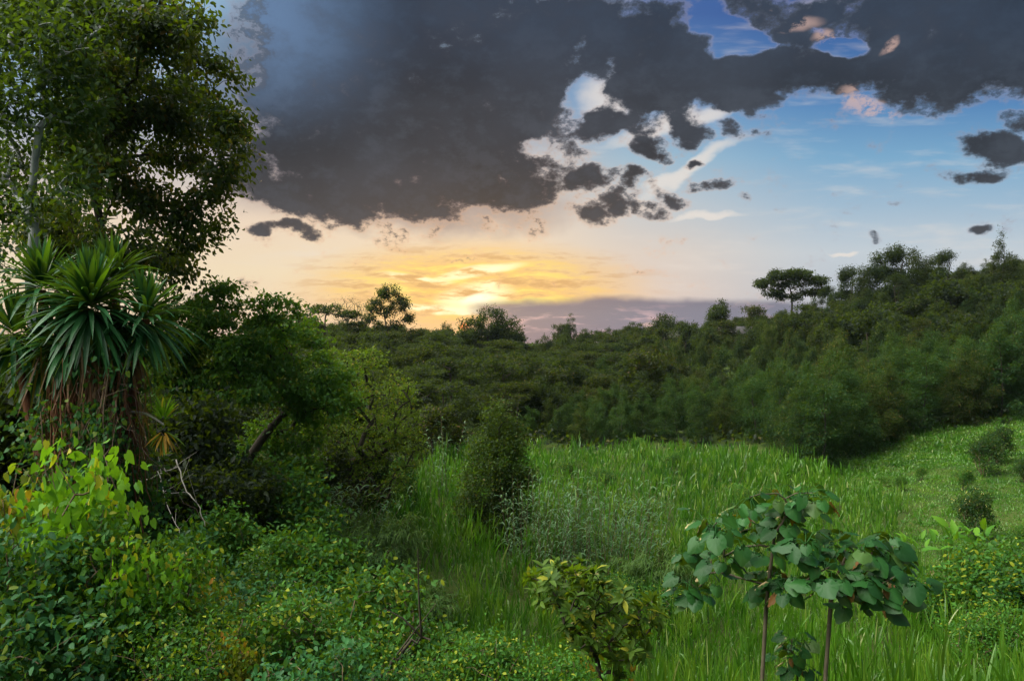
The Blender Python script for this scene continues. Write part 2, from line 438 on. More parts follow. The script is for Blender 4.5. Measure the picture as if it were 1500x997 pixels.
# canopy leaves
M['l_big'] = leaf_mat('leaf_big_tree', (.007,.021,.006), (.034,.062,.013), (.13,.08,.02), .06)
M['l_big2'] = leaf_mat('leaf_pale_tree', (.010,.034,.012), (.038,.085,.024))
M['l_mid'] = leaf_mat('leaf_mid_tree', (.022,.080,.014), (.095,.22,.026), (.18,.20,.02), .06)
M['l_round'] = leaf_mat('leaf_spreading_tree', (.045,.095,.012), (.17,.25,.025), (.22,.19,.02), .08)
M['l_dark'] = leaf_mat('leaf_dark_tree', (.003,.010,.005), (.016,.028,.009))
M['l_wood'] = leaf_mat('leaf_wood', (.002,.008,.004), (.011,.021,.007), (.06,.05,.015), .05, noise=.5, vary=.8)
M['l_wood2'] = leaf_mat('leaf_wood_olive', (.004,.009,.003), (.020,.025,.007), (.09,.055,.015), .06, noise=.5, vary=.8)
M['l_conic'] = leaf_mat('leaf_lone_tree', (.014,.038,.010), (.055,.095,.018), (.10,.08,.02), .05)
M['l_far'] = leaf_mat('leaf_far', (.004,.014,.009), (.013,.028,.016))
M['l_euc'] = leaf_mat('leaf_sapling', (.003,.014,.006), (.014,.042,.013), (.09,.10,.02), .05, vary=.7)
M['l_belt'] = leaf_mat('leaf_belt', (.003,.021,.007), (.024,.075,.015), (.09,.11,.02), .05, vary=.6)
M['l_euc2'] = leaf_mat('leaf_sapling_yellow', (.007,.022,.005), (.046,.074,.012), (.13,.09,.02), .08, vary=.7)
M['l_bush'] = leaf_mat('leaf_bush', (.010,.056,.011), (.072,.21,.022), (.24,.28,.02), .09, trans=.3)
M['l_bush2'] = leaf_mat('leaf_bush_blue', (.010,.062,.018), (.042,.17,.040), (.14,.20,.02), .05, trans=.25, spec=.25)
M['l_lime'] = leaf_mat('leaf_lime', (.04,.16,.015), (.17,.36,.025), (.40,.36,.03), .08, trans=.4)
M['l_yellow'] = leaf_mat('leaf_yellow_tipped', (.08,.13,.02), (.26,.25,.03), (.42,.20,.03), .15, trans=.45)
M['l_orange'] = leaf_mat('leaf_dead_orange', (.30,.07,.015), (.50,.20,.03), trans=.4)
M['l_whorl'] = leaf_mat('leaf_whorled', (.022,.065,.012), (.10,.17,.020), (.30,.30,.03), .12, trans=.35)
M['l_broad'] = leaf_mat('leaf_round_broad', (.008,.050,.010), (.032,.13,.022), (.05,.11,.02), .1, trans=.22, rough=.5, spec=.3, noise=.3, nscale=2)
M['l_broaddead'] = leaf_mat('leaf_round_dead', (.09,.04,.015), (.26,.12,.04), trans=.35)
M['l_drac'] = leaf_mat('leaf_sword', (.008,.050,.016), (.028,.13,.034), (.10,.22,.02), .05, trans=.2, rough=.42, spec=.28, noise=.1)
M['l_dracdead'] = leaf_mat('leaf_sword_dead', (.10,.05,.025), (.26,.15,.07), trans=.2)
M['l_dracyel'] = leaf_mat('leaf_sword_yellow', (.30,.14,.02), (.50,.30,.04), (.12,.22,.03), .3, trans=.35)
M['l_vine'] = leaf_mat('leaf_vine', (.012,.065,.018), (.05,.17,.035), (.14,.2,.03), .05, trans=.3)
M['l_reed'] = leaf_mat('leaf_reed', (.03,.10,.03), (.17,.28,.14), trans=.25, spec=.3)
M['l_bamboo'] = leaf_mat('leaf_feathery', (.020,.062,.014), (.10,.18,.034), trans=.3)
M['flower'] = leaf_mat('flower_yellow', (.5,.42,.1), (.6,.5,.2), trans=.3)
M['flower_pink'] = leaf_mat('flower_dull_pink', (.30,.15,.12), (.45,.28,.22), trans=.3)

# tall grass: blade colour drifts from patch to patch
def grass_mat(name, c0, c1, c2, tip=(.3,.34,.12)):
    m, k, out = new_mat(name)
    geo = k.n.new('ShaderNodeNewGeometry'); tcn = k.n.new('ShaderNodeTexCoord')
    rnd = geo.outputs['Random Per Island']
    nz = k.noise(tcn.outputs['Object'], 0.16, 3, 0.55)
    nz2 = k.noise(tcn.outputs['Object'], 0.9, 2, 0.5)
    f = k.m('ADD', k.m('MULTIPLY', rnd, 0.5), k.m('MULTIPLY', k.m('SUBTRACT', nz, .32), 1.3), clamp=True)
    c = k.mix(f, c0, c1)
    c = k.mix(k.m('MULTIPLY', k.ss(nz2, .45, .7), .6), c, c2)
    c = k.mix(k.m('GREATER_THAN', k.m('FRACT', k.m('MULTIPLY', rnd, 51.7)), .982), c, tip)
    p = k.n.new('ShaderNodeBsdfPrincipled'); k.put(p.inputs['Base Color'], c)
    p.inputs['Roughness'].default_value = .4; p.inputs['Specular IOR Level'].default_value = .5
    tr = k.n.new('ShaderNodeBsdfTranslucent')
    k.put(tr.inputs[0], k.mix(1.0, c, (1.5, 1.7, .6), 'MULTIPLY'))
    ms = k.n.new('ShaderNodeMixShader'); ms.inputs[0].default_value = .38
    k.l.new(p.outputs[0], ms.inputs[1]); k.l.new(tr.outputs[0], ms.inputs[2]); k.l.new(ms.outputs[0], out.inputs[0])
    return m
M['grass'] = grass_mat('grass_tall', (.014,.068,.006), (.10,.24,.016), (.19,.29,.03))
M['grass_low'] = grass_mat('grass_short', (.032,.11,.010), (.10,.24,.018), (.15,.25,.02))

# ------------------------------------------------------------------ terrain
PX = np.array([-600,-300,0,200,350,500,650,800,950,1100,1250,1400,1550,1800,2400.])
UU = (PX-750)/F
YY = np.array([0,5,8,12,16,22,30,45,60,80,110,150,200,300,600,1500.])
ZT = np.array([
 # -600 -300   0    200  350  500  650  800  950 1100 1250 1400 1550 1800 2400
 [7.0, 7.0, 7.0, 7.0, 7.0, 7.0, 7.0, 7.0, 7.0, 7.0, 7.0, 7.0, 7.0, 7.0, 7.0],
 [6.6, 6.4, 6.2, 6.1, 6.0, 5.9, 5.9, 5.9, 5.9, 5.9, 5.9, 5.9, 5.9, 6.0, 6.0],
 [6.0, 5.8, 5.3, 5.2, 5.0, 4.7, 4.6, 4.6, 4.6, 4.6, 4.6, 4.7, 4.7, 4.8, 5.0],
 [5.8, 5.4, 4.6, 4.3, 3.7, 2.9, 2.6, 2.6, 2.6, 2.6, 2.6, 2.7, 2.8, 3.0, 3.4],
 [5.5, 5.0, 4.2, 3.8, 3.0, 1.5, 1.2, 1.1, 1.0, 1.0, 1.1, 1.3, 1.6, 2.0, 2.6],
 [5.5, 5.0, 4.0, 3.5, 2.8, 1.2, 0.4, 0.1, 0.0, 0.0, 0.3, 0.8, 1.2, 1.8, 2.4],
 [5.5, 5.0, 4.0, 3.5, 2.9, 1.9, 0.6, 0.0,-0.2,-0.2, 0.1, 0.6, 1.1, 1.8, 2.4],
 [6.0, 5.6, 4.6, 4.0, 3.3, 2.3, 1.2, 0.1,-0.1, 0.0, 0.2, 0.7, 1.2, 2.0, 3.0],
 [7.0, 6.4, 5.4, 4.6, 3.8, 2.6, 1.0, 0.0, 0.0, 0.2, 0.5, 1.2, 2.2, 3.6, 5.0],
 [8.0, 7.4, 6.2, 5.4, 4.6, 3.4, 1.4, 0.4, 1.0, 1.6, 2.8, 4.6, 6.5, 9.0, 11.],
 [9.0, 8.2, 7.2, 6.6, 6.0, 4.8, 2.8, 1.5, 2.8, 4.6, 7.6, 11., 13.5, 17., 20.],
 [10., 9.2, 8.4, 7.8, 7.2, 6.3, 5.2, 3.6, 5.0, 8.0, 13., 17., 20.5, 24., 28.],
 [11., 10., 9.0, 8.6, 8.2, 7.6, 7.0, 6.0, 7.2,10.5, 16., 21., 25., 30., 34.],
 [12., 11., 10., 9.4, 9.0, 8.4, 8.0, 7.6, 8.4,11.0, 18., 27., 34., 40., 44.],
 [10., 9.0, 8.0, 7.5, 7.0, 6.5, 6.5, 6.5, 6.5, 8.0, 14., 24., 32., 40., 44.],
 [2.0, 2.0, 2.0, 2.0, 2.0, 2.0, 2.0, 2.0, 2.0, 2.0, 5.0, 10., 14., 20., 24.]])
# resample finely and smooth so the slopes read as ground, not as a table
_us = np.linspace(UU[0], UU[-1], 121); _ts = np.linspace(0, 1, 141)
_ys = 1500*(_ts**2.6)
_g = np.stack([np.interp(_us, UU, row) for row in ZT])
_g = np.stack([np.interp(_ys, YY, _g[:, i]) for i in range(len(_us))], 1)
for _ in range(4):
    _g[1:-1] = (_g[:-2] + 2*_g[1:-1] + _g[2:])/4
    _g[:, 1:-1] = (_g[:, :-2] + 2*_g[:, 1:-1] + _g[:, 2:])/4
def hgt(x, y):
    x = np.asarray(x, float); y = np.asarray(y, float)
    yc = np.maximum(y, 2.0)
    u = np.clip(x/yc, _us[0], _us[-1])
    fi = (u-_us[0])/(_us[1]-_us[0]); i = np.clip(fi.astype(int), 0, len(_us)-2); fu = fi-i
    tt = np.clip((np.maximum(y, 0)/1500)**(1/2.6), 0, 1)*(len(_ys)-1); j = np.clip(tt.astype(int), 0, len(_ys)-2); ft = tt-j
    z = (_g[j, i]*(1-fu)+_g[j, i+1]*fu)*(1-ft) + (_g[j+1, i]*(1-fu)+_g[j+1, i+1]*fu)*ft
    z = z + .12*np.sin(x*.45+1.3)*np.cos(y*.37) + .05*np.sin(x*1.3)*np.sin(y*1.1+.6)
    return z
def hz(x, y): return float(hgt(np.array([x]), np.array([y]))[0])
def at(px, Y):
    x = (px-750)/F*Y
    return x, Y, hz(x, Y)
def proj(x, y, z):
    return 750 + F*x/y, HOR - F*(z-CAMZ)/y
def inpoly(px, py, poly):
    r = np.zeros(len(px), bool); n = len(poly)
    for i in range(n):
        x1, y1 = poly[i]; x2, y2 = poly[(i+1) % n]
        c = ((y1 > py) != (y2 > py)) & (px < (x2-x1)*(py-y1)/((y2-y1) or 1e-9)+x1)
        r ^= c
    return r

# ground sheet
s_ = np.linspace(-1, 1, 361)
gx = np.sign(s_)*(np.abs(s_)*60 + (np.abs(s_)**5)*1090)
s2 = np.linspace(0, 1, 361)
gy = -60 + s2*190 + (s2**6)*1100
GX, GY = np.meshgrid(gx, gy)
GZ = hgt(GX.ravel(), GY.ravel())
nx = len(gx); ny = len(gy)
ii = (np.arange(ny-1)[:, None]*nx + np.arange(nx-1)[None]).ravel()
gm, k, out = new_mat('ground_soil')
geo = k.n.new('ShaderNodeNewGeometry')
n1 = k.noise(geo.outputs['Position'], .35, 4, .6); n2 = k.noise(geo.outputs['Position'], 3.0, 5, .65)
gc = k.mix(k.ss(n1, .35, .65), (.030,.060,.012), (.060,.085,.018))
gc = k.mix(k.m('MULTIPLY', k.ss(n2, .5, .75), .5), gc, (.055,.040,.024))
p = k.n.new('ShaderNodeBsdfPrincipled'); k.put(p.inputs['Base Color'], gc); p.inputs['Roughness'].default_value = .95
p.inputs['Specular IOR Level'].default_value = .1
bp = k.n.new('ShaderNodeBump'); bp.inputs['Strength'].default_value = .8; bp.inputs['Distance'].default_value = .15
k.put(bp.inputs['Height'], n2); k.l.new(bp.outputs[0], p.inputs['Normal']); k.l.new(p.outputs[0], out.inputs[0])
ground = link_mesh('ground', np.stack([GX.ravel(), GY.ravel(), GZ], 1), [np.stack([ii, ii+1, ii+nx+1, ii+nx], 1)], [gm], smooth=True)
tag(ground, kind='structure')

# ------------------------------------------------------------------ tall grass of the valley field
GRASS_POLY = [(640,668),(780,668),(1000,668),(1150,682),(1225,712),(1330,752),(1290,812),(1345,872),(1500,925),(1750,980),(2100,1500),(560,1700),(590,1010),(690,950),(650,880),(520,822),(470,800),(540,762),(600,725)]
LAWN_POLY = [(1150,650),(1450,600),(1700,585),(2300,700),(2300,1300),(1500,930),(1340,875),(1280,812),(1330,752),(1225,712)]

def scatter(n, y0, y1, umin=-.85, umax=.85):
    """ground points of even density over a wedge of the valley"""
    y = np.sqrt(rng.uniform(y0*y0, y1*y1, n)); u = rng.uniform(umin, umax, n)
    return u*y, y

def grass_field():
    S = Soup()
    #  (y0, y1, stems per m2, leaves per stem, segs)
    for (y0, y1, dens, lv, segs, wd) in ((7, 14, 26, 8, 5, .026), (14, 24, 18, 7, 4, .032), (24, 42, 11, 6, 4, .044), (42, 68, 8, 6, 3, .060)):
        area = .5*(y1*y1-y0*y0)*1.7
        x, y = scatter(int(area*dens), y0, y1)
        z = hgt(x, y); px, py = proj(x, y, z)
        ok = inpoly(px, py, GRASS_POLY) & (px < 1720)
        # clumps and thin places
        cl = np.sin(x*.9+np.sin(y*.7)*2)*np.sin(y*.8+np.sin(x*.6)*2)
        ok &= rng.random(len(x)) < np.clip(.75+.5*cl, .25, 1)
        x, y, z, cl = x[ok], y[ok], z[ok], cl[ok]
        n = len(x)
        patch = 1 + .18*np.sin(x*.22+1)*np.cos(y*.19) + .12*cl
        # tufts: stems of one tuft share height and lean
        tid = np.floor(x/.9+.4*np.sin(y)).astype(int)*7919 + np.floor(y/.9+.4*np.sin(x)).astype(int)*104729
        th = np.sin(tid*12.9898)*43758.5453; th = th-np.floor(th)
        H = rng.normal(1.15, .2, n)*patch*(.74+.5*th)
        H *= np.interp(y, [7, 14, 24, 68], [.74, .92, .95, .85])
        lean = rng.normal(0, .16, (n, 2)) + np.array([.05, -.06])
        top = np.stack([x+lean[:, 0]*H, y+lean[:, 1]*H, z+H*.75], 1); base = np.stack([x, y, z-.03], 1)
        for q in range(lv):
            f = rng.uniform(.15, 1.0, n) if q else np.ones(n)
            P_ = base + (top-base)*f[:, None]
            az = rng.uniform(0, 2*np.pi, n); tilt = rng.uniform(.08, .5, n) if q else rng.uniform(0, .25, n)
            d = np.stack([np.cos(az)*np.sin(tilt), np.sin(az)*np.sin(tilt), np.cos(tilt)], 1)
            L = rng.uniform(.5, .95, n)*(H/1.25)
            V, Fs = blades(P_, d, L, wd*rng.uniform(.7, 1.5, n), rng.uniform(.1, .9, n)*(.35+tilt), segs)
            S.add(V, Fs)
    o = S.build('tall_grass', [M['grass']])
    tag(o, 'tall bright green arching grass filling the valley floor', 'grass', kind='stuff')
grass_field()

def lawn():
    S = Soup()
    for (y0, y1, dens, wd, hh) in ((18, 32, 190, .022, .22), (32, 50, 110, .036, .26), (50, 90, 90, .07, .34)):
        area = .5*(y1*y1-y0*y0)*.6
        x, y = scatter(int(area*dens), y0, y1, .35, .95)
        z = hgt(x, y); px, py = proj(x, y, z)
        ok = inpoly(px, py, LAWN_POLY) & (px < 1600)
        tuft = np.sin(x*2.1+np.sin(y*1.7)*1.5)*np.sin(y*1.9+np.cos(x*1.3)*2)
        x, y, z, tuft = x[ok], y[ok], z[ok], tuft[ok]
        n = len(x)
        az = rng.uniform(0, 2*np.pi, n); tilt = rng.uniform(.1, 1.2, n)
        d = np.stack([np.cos(az)*np.sin(tilt), np.sin(az)*np.sin(tilt), np.cos(tilt)], 1)
        L = hh*rng.uniform(.5, 1.3, n)*(.6+1.5*np.clip(tuft, 0, 1)**2)
        V, Fs = blades(np.stack([x, y, z-.01], 1), d, L, wd*rng.uniform(.7, 1.4, n), rng.uniform(.1, .6, n), 2)
        S.add(V, Fs)
    o = S.build('short_grass', [M['grass_low']])
    tag(o, 'short mossy green grass of the open lawn on the right', 'grass', kind='stuff')
lawn()

# ------------------------------------------------------------------ trees
def ellipsoid_pts(rg, n, c, r, shell=.55):
    d = nrm(rg.normal(0, 1, (n, 3))); q = rg.uniform(shell**3, 1, n)**(1/3)
    return np.asarray(c) + d*q[:, None]*np.asarray(r)

def grow(rg, trunk, tips, rtip=.012, expo=.45, seg=.5, sag=0.0, rmax=None, wob=.08):
    """join every tip to the nearest wood so the branches fork as a tree's do.
    returns list of (path, radii) and tip directions"""
    nodes = [np.array(p, float) for p in trunk]; par = [-1]+list(range(len(trunk)-1))
    chains = [list(range(len(trunk)))]
    base = nodes[0]
    plen = [0.0]
    for i in range(1, len(nodes)): plen.append(plen[-1]+np.linalg.norm(nodes[i]-nodes[i-1]))
    axis = np.array(trunk[len(trunk)//2:], float)
    dist = np.array([np.min(np.linalg.norm(axis-t_, axis=1)) for t_ in tips])
    order = np.argsort(dist)
    tipdir = np.zeros((len(tips), 3)); cnt_nodes = []
    N = np.zeros((200000, 3)); N[:len(nodes)] = nodes; PL = np.zeros(200000); PL[:len(nodes)] = plen; nn = len(nodes)
    lo = max(1, int(len(trunk)*.35))
    for ti in order:
        t_ = tips[ti]
        dv = t_ - N[lo:nn]; dd = np.linalg.norm(dv, axis=1)
        cost = dd*(1+.9*np.clip(-dv[:, 2]/np.maximum(dd, .01), 0, 1)) + .12*PL[lo:nn]
        j = int(np.argmin(cost))+lo; p0 = N[j].copy(); d = t_-p0; L = np.linalg.norm(d)
        if L < .05:
            tipdir[ti] = (0, 0, 1); continue
        k_ = max(2, int(L/seg)+1)
        ctrl = p0 + d*.5 + np.array([0, 0, L*(.12+sag)]) + rg.normal(0, wob*L, 3)
        ch = [j]
        for q in range(1, k_+1):
            f = q/k_
            pt = (1-f)**2*p0 + 2*f*(1-f)*ctrl + f*f*t_
            if q < k_: pt = pt + rg.normal(0, .03*L/k_*2, 3)
            N[nn] = pt; PL[nn] = PL[ch[-1]] + L/k_; par.append(ch[-1]); ch.append(nn); nn += 1
        chains.append(ch); tipdir[ti] = nrm(N[ch[-1]]-N[ch[-2]])
        cnt_nodes.append(ch[-1])
    w = np.zeros(nn); w[cnt_nodes] = 1
    for i in range(nn-1, 0, -1):
        if par[i] >= 0: w[par[i]] += w[i]
    rad = rtip*np.maximum(w, 1)**expo
    if rmax: rad = rad*min(1, rmax/rad[0]) if rad[0] > rmax else rad
    return [(N[c], rad[c]) for c in chains], tipdir

def branches_mesh(S, chains, sides=5, minr=0.0, mat=0):
    for i, (P_, r) in enumerate(chains):
        if r.max() < minr: continue
        if i: r = r.copy(); r[0] = r[1]*1.05
        V, Fs = tube(P_, r, sides if i else max(sides, 8)); S.add(V, Fs, mat)

def leaves_at(rg, tips, dirs, per, spread, size, tmpl, droop=.3, upb=.7, wid=None, out_c=None, flat=1.0):
    n = len(tips)*per
    p = np.repeat(tips, per, 0) + rg.normal(0, 1, (n, 3))*np.array([1, 1, flat])*spread
    d = np.repeat(dirs, per, 0)*.5 + rg.normal(0, .7, (n, 3)) + np.array([0, 0, -droop])
    if out_c is not None: d += nrm(p-np.asarray(out_c))*.7
    up = rg.normal(0, 1-upb*.6, (n, 3)) + np.array([0, 0, upb*1.3])
    L = size*rg.uniform(.6, 1.25, n)
    return place(tmpl, p, nrm(d), up, L, None if wid is None else L*wid)

def make_tree(name, seed, height, lobes, ntips, per, spread, lsize, tmpl, lmat, bark='bark_dark', trunk_lean=(0, 0), fork=.45, rtip=.012,
              rmax=.3, droop=.3, sides=5, upb=.7, multi=1, shell=.5, minr=0.0, flat=1.0, expo=.45, sag=0.0, wob=.08, trunk_top=None):
    """lobes: list of (cx,cy,cz,rx,ry,rz,weight) in metres above the foot. thing > trunk, crown"""
    rg = np.random.default_rng(seed)
    root = empty(name)
    tw = np.array([l[6] for l in lobes], float); cnt = np.maximum((ntips*tw/tw.sum()).astype(int), 1)
    tips = np.concatenate([ellipsoid_pts(rg, c, l[:3], l[3:6], shell) for c, l in zip(cnt, lobes)])
    tips = tips[tips[:, 2] > .12*height*0+.08]
    S = Soup(); allt = []; alld = []
    groups_ = np.argmin(np.stack([np.abs(((np.arctan2(tips[:, 1], tips[:, 0]) - 2*np.pi*k_/multi + np.pi) % (2*np.pi)) - np.pi) for k_ in range(multi)]), 0) if multi > 1 else np.zeros(len(tips), int)
    for k_ in range(multi):
        tp = tips[groups_ == k_]
        if not len(tp): continue
        hh = (trunk_top or fork*height*1.5); a = 2*np.pi*k_/multi
        ex = np.array(trunk_lean, float) + (np.array([math.cos(a), math.sin(a)])*.35*hh if multi > 1 else 0)
        ts = np.linspace(0, 1, 9)
        tr = np.stack([ex[0]*ts**1.4 + .02*height*np.sin(ts*5+seed), ex[1]*ts**1.4 + .02*height*np.cos(ts*4+seed)-.02*height, hh*ts-.15], 1)
        ch, dr = grow(rg, tr, tp, rtip, expo, max(.25, height*.06), sag, rmax/(multi**.5), wob)
        ch[0][1][0] *= 1.35
        branches_mesh(S, ch, sides, minr); allt.append(tp); alld.append(dr)
    S.build('trunk', [M[bark]], root, smooth=True)
    tips = np.concatenate(allt); dirs = np.concatenate(alld)
    V, Fs = leaves_at(rg, tips, dirs, per, spread, lsize, tmpl, droop, upb, flat=flat)
    ok = None
    C = Soup(); C.add(V, Fs); C.build('crown', [M[lmat]] if isinstance(lmat, str) else [M[q] for q in lmat], root)
    SRC_KIDS[root.name] = [c for c in COL.objects if c.parent is root]
    return root

def put(src, used, px, Y, rz, sc, label, cat='tree', group=None, dz=0.0):
    """stand the plant on the ground at that bearing; the source itself goes first"""
    x, y, z = at(px, Y)
    if not used.get(src.name):
        used[src.name] = True
        src.location = (x, y, z+dz); src.rotation_euler = (0, 0, rz)
        src.scale = (sc, sc, sc) if not hasattr(sc, '__len__') else sc
        tag(src, label, cat, group); return src
    return copy_thing(src, (x, y, z+dz), rz, sc, label, cat, group)
USED = {}
KITE = leaf_kite(.55); KITEN = leaf_kite(.28); OVAL = leaf_oval(.5); HEART = leaf_heart(); OVALN = leaf_oval(.3)

def rlobes(rg, n, R0, H0, H1, r0, r1, zs=.7):
    out = []
    for i in range(n):
        a = rg.uniform(0, 2*np.pi); h = rg.uniform(0, 1)
        rr = R0*math.sqrt(rg.uniform(.05, 1))*(1-.45*h)
        r = rg.uniform(r0, r1)
        out.append((rr*math.cos(a), rr*math.sin(a), H0+(H1-H0)*h, r, r, r*zs, r*r))
    return out

# ---- prototypes of the woods -------------------------------------------------
def protos():
    P_ = {}
    # rounded bushy trees of the left and centre wood
    P_['wood'] = []
    for i in range(6):
        rg = np.random.default_rng(100+i)
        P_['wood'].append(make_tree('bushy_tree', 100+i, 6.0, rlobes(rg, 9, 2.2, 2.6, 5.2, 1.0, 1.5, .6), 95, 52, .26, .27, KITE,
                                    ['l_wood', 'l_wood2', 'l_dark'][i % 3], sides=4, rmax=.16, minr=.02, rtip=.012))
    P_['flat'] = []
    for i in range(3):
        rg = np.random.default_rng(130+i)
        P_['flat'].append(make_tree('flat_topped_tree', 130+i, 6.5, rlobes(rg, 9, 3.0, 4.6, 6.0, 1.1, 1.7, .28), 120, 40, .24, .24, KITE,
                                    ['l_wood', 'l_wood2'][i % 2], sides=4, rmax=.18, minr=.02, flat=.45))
    # slender young gum trees of the hillside and the belt
    P_['sapling'] = []
    for i in range(6):
        rg = np.random.default_rng(160+i)
        lob = [(rg.normal(0, .25), rg.normal(0, .25), h, r, r, .75, r) for h, r in ((1.2, 1.1), (2.2, 1.3), (3.2, 1.25), (4.2, 1.0), (5.1, .7), (5.9, .35))]
        P_['sapling'].append(make_tree('young_gum_tree', 160+i, 6.2, lob, 95, 66, .19, .24, KITEN, ['l_euc', 'l_euc2', 'l_euc'][i % 3],
                                       sides=4, rmax=.07, minr=.008, rtip=.006, droop=.55, upb=.3, trunk_top=6.0))
    P_['belt'] = []
    for i in range(5):
        rg = np.random.default_rng(170+i)
        lob = [(rg.normal(0, .3), rg.normal(0, .3), h, r, r, .7, r) for h, r in ((1.0, 1.2), (1.9, 1.4), (2.9, 1.35), (3.9, 1.15), (4.9, .8), (5.7, .4))]
        P_['belt'].append(make_tree('belt_gum_tree', 170+i, 6.2, lob, 110, 74, .18, .20, KITEN, ['l_belt', 'l_belt', 'l_euc2', 'l_belt', 'l_belt'][i],
                                       sides=4, rmax=.07, minr=.008, rtip=.006, droop=.55, upb=.4, trunk_top=5.6))
    P_['gum'] = []
    for i in range(3):
        rg = np.random.default_rng(190+i)
        P_['gum'].append(make_tree('tall_gum_tree', 190+i, 13, rlobes(rg, 11, 2.9, 5.5, 12.2, .75, 1.25, .8), 120, 60, .36, .36, KITEN,
                                   ['l_dark', 'l_wood', 'l_far'][i], sides=5, rmax=.22, minr=.02, droop=.5, upb=.3, trunk_top=10.5))
    P_['conifer'] = []
    for i in range(2):
        lob = [(0, 0, h, r, r, .6, r*r) for h, r in ((1.6, 2.6), (3.0, 2.5), (4.4, 2.2), (5.8, 1.8), (7.2, 1.4), (8.6, .95), (9.9, .5))]
        P_['conifer'].append(make_tree('conifer', 220+i, 11, lob, 240, 44, .22, .30, KITEN, 'l_far' if i else 'l_dark', sides=5, rmax=.2, minr=.02, droop=.4, trunk_top=10.4, upb=.5))
    P_['shrub'] = []
    for i in range(4):
        rg = np.random.default_rng(240+i)
        P_['shrub'].append(make_tree('shrub', 240+i, 2.2, rlobes(rg, 6, .9, .6, 1.7, .5, .8, .8), 90, 40, .14, .14, KITE, ['l_euc', 'l_wood', 'l_euc2', 'l_wood2'][i],
                                     sides=4, rmax=.04, rtip=.005, multi=3, minr=.006, fork=.3))
    return P_
PR = protos()

def wood():
    """every tree of the far slopes stands on its own"""
    rg = np.random.default_rng(5)
    def fill(kinds, n, y0, y1, pmin, pmax, smin, smax, label, group, mind, poly=None, skip=None):
        got = []; tries = 0
        while len(got) < n and tries < n*60:
            tries += 1
            Y = math.sqrt(rg.uniform(y0*y0, y1*y1)); px = rg.uniform(pmin, pmax)
            if skip and skip(px, Y): continue
            x = (px-750)/F*Y
            md = mind
            if any((x-a)**2+(Y-b)**2 < md*md for a, b in got): continue
            got.append((x, Y))
            ks = kinds; src = ks[rg.integers(len(ks))]
            s = rg.uniform(smin, smax)
            put(src, USED, px, Y, rg.uniform(0, 6.28), (s, s, s*rg.uniform(.85, 1.15)), label, 'tree', group, dz=-.1)
        return len(got)
    # wooded slope under the sunset, left and centre
    sk = lambda px, Y: (px > 640 and Y < 62) or (px > 560 and Y < 46) or (px < 560 and Y < 36) or (px > 760 and Y < 72)
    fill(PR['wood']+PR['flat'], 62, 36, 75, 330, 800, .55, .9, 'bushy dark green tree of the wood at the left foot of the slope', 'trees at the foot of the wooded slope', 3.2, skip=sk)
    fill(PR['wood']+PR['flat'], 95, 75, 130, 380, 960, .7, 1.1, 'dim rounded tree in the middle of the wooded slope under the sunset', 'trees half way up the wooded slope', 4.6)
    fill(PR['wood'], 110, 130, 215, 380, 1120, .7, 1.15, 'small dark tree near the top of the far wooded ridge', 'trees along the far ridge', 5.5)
    # belt of young gum trees behind the field
    belt_l = 'slender young gum tree in the belt along the back of the grass field'
    n = 0; got = []
    for i in range(1400):
        px = rg.uniform(770, 1720)
        ymin = np.interp(px, [770, 1000, 1120, 1160, 1200, 1240, 1330, 1500, 1720], [66, 66, 63, 54, 51, 55, 63, 64, 66])
        Y = ymin + abs(rg.normal(0, 1))*7
        x = (px-750)/F*Y
        if any((x-a)**2+(Y-b)**2 < 1.7**2 for a, b in got): continue
        got.append((x, Y))
        hs = np.interp(px, [770, 900, 1050, 1130, 1200, 1260, 1330, 1500, 1720], [.55, .6, .68, .95, 1.05, 1.0, .98, 1.1, 1.1])*rg.uniform(.75, 1.15)
        put(PR['belt'][rg.integers(5)], USED, px, Y, rg.uniform(0, 6.28), (hs*1.1, hs*1.1, hs), belt_l, 'tree', 'young gum trees behind the grass field', dz=-.1); n += 1
        if n >= 170: break
    # hillside to the right, open scrub in the middle and gum wood above
    fill(PR['sapling'], 50, 78, 150, 880, 1230, .6, .95, 'small scrubby tree on the open slope of the right hand hill', 'scrub trees on the open hillside', 3.6)
    fill(PR['shrub'], 130, 76, 150, 860, 1230, .8, 1.5, 'low shrub on the open slope of the right hand hill', 'shrubs on the open hillside', 2.4)
    fill(PR['sapling']+PR['wood'], 110, 74, 122, 1200, 1720, .6, 1.15, 'young yellow green tree on the steep hillside at right', 'young trees on the steep hillside', 2.9)
    fill(PR['wood'], 70, 120, 190, 1080, 1700, .6, .95, 'dark tree high on the right hand hill', 'trees high on the hill', 4.5)
    fill(PR['wood'], 40, 210, 300, 1250, 1720, 1.0, 1.5, 'hazy tree on the farthest hilltop at right', 'trees on the farthest hilltop', 8)
wood()

# ---- big dark crowns that break up the hillside
def hill_crowns():
    rg = np.random.default_rng(44)
    for i, (px, Y, s, lab) in enumerate(((1268, 98, 1.35, 'big rounded dark tree on the hillside under the left end of the grove'), (1232, 106, 1.2, 'big dark tree on the hillside left of its larger neighbour below the grove'),
        (1305, 104, 1.3, 'big dark tree on the hillside below the middle of the grove'), (1390, 108, 1.4, 'big dark tree on the hillside below the right end of the grove'), (1480, 100, 1.3, 'big dark tree below the tall conifer at the right edge'),
        (1180, 120, 1.2, 'big dark tree on the slope right below the umbrella tree'), (1128, 125, 1.0, 'dark tree on the slope left below the umbrella tree'), (1030, 135, 1.0, 'dark tree beside the roofs of the huts'))):
        put(PR['wood'][2+3*(i % 2)], USED, px, Y, rg.uniform(0, 6), (s*1.15, s*1.15, s), lab, 'tree', None, dz=-.1)
hill_crowns()

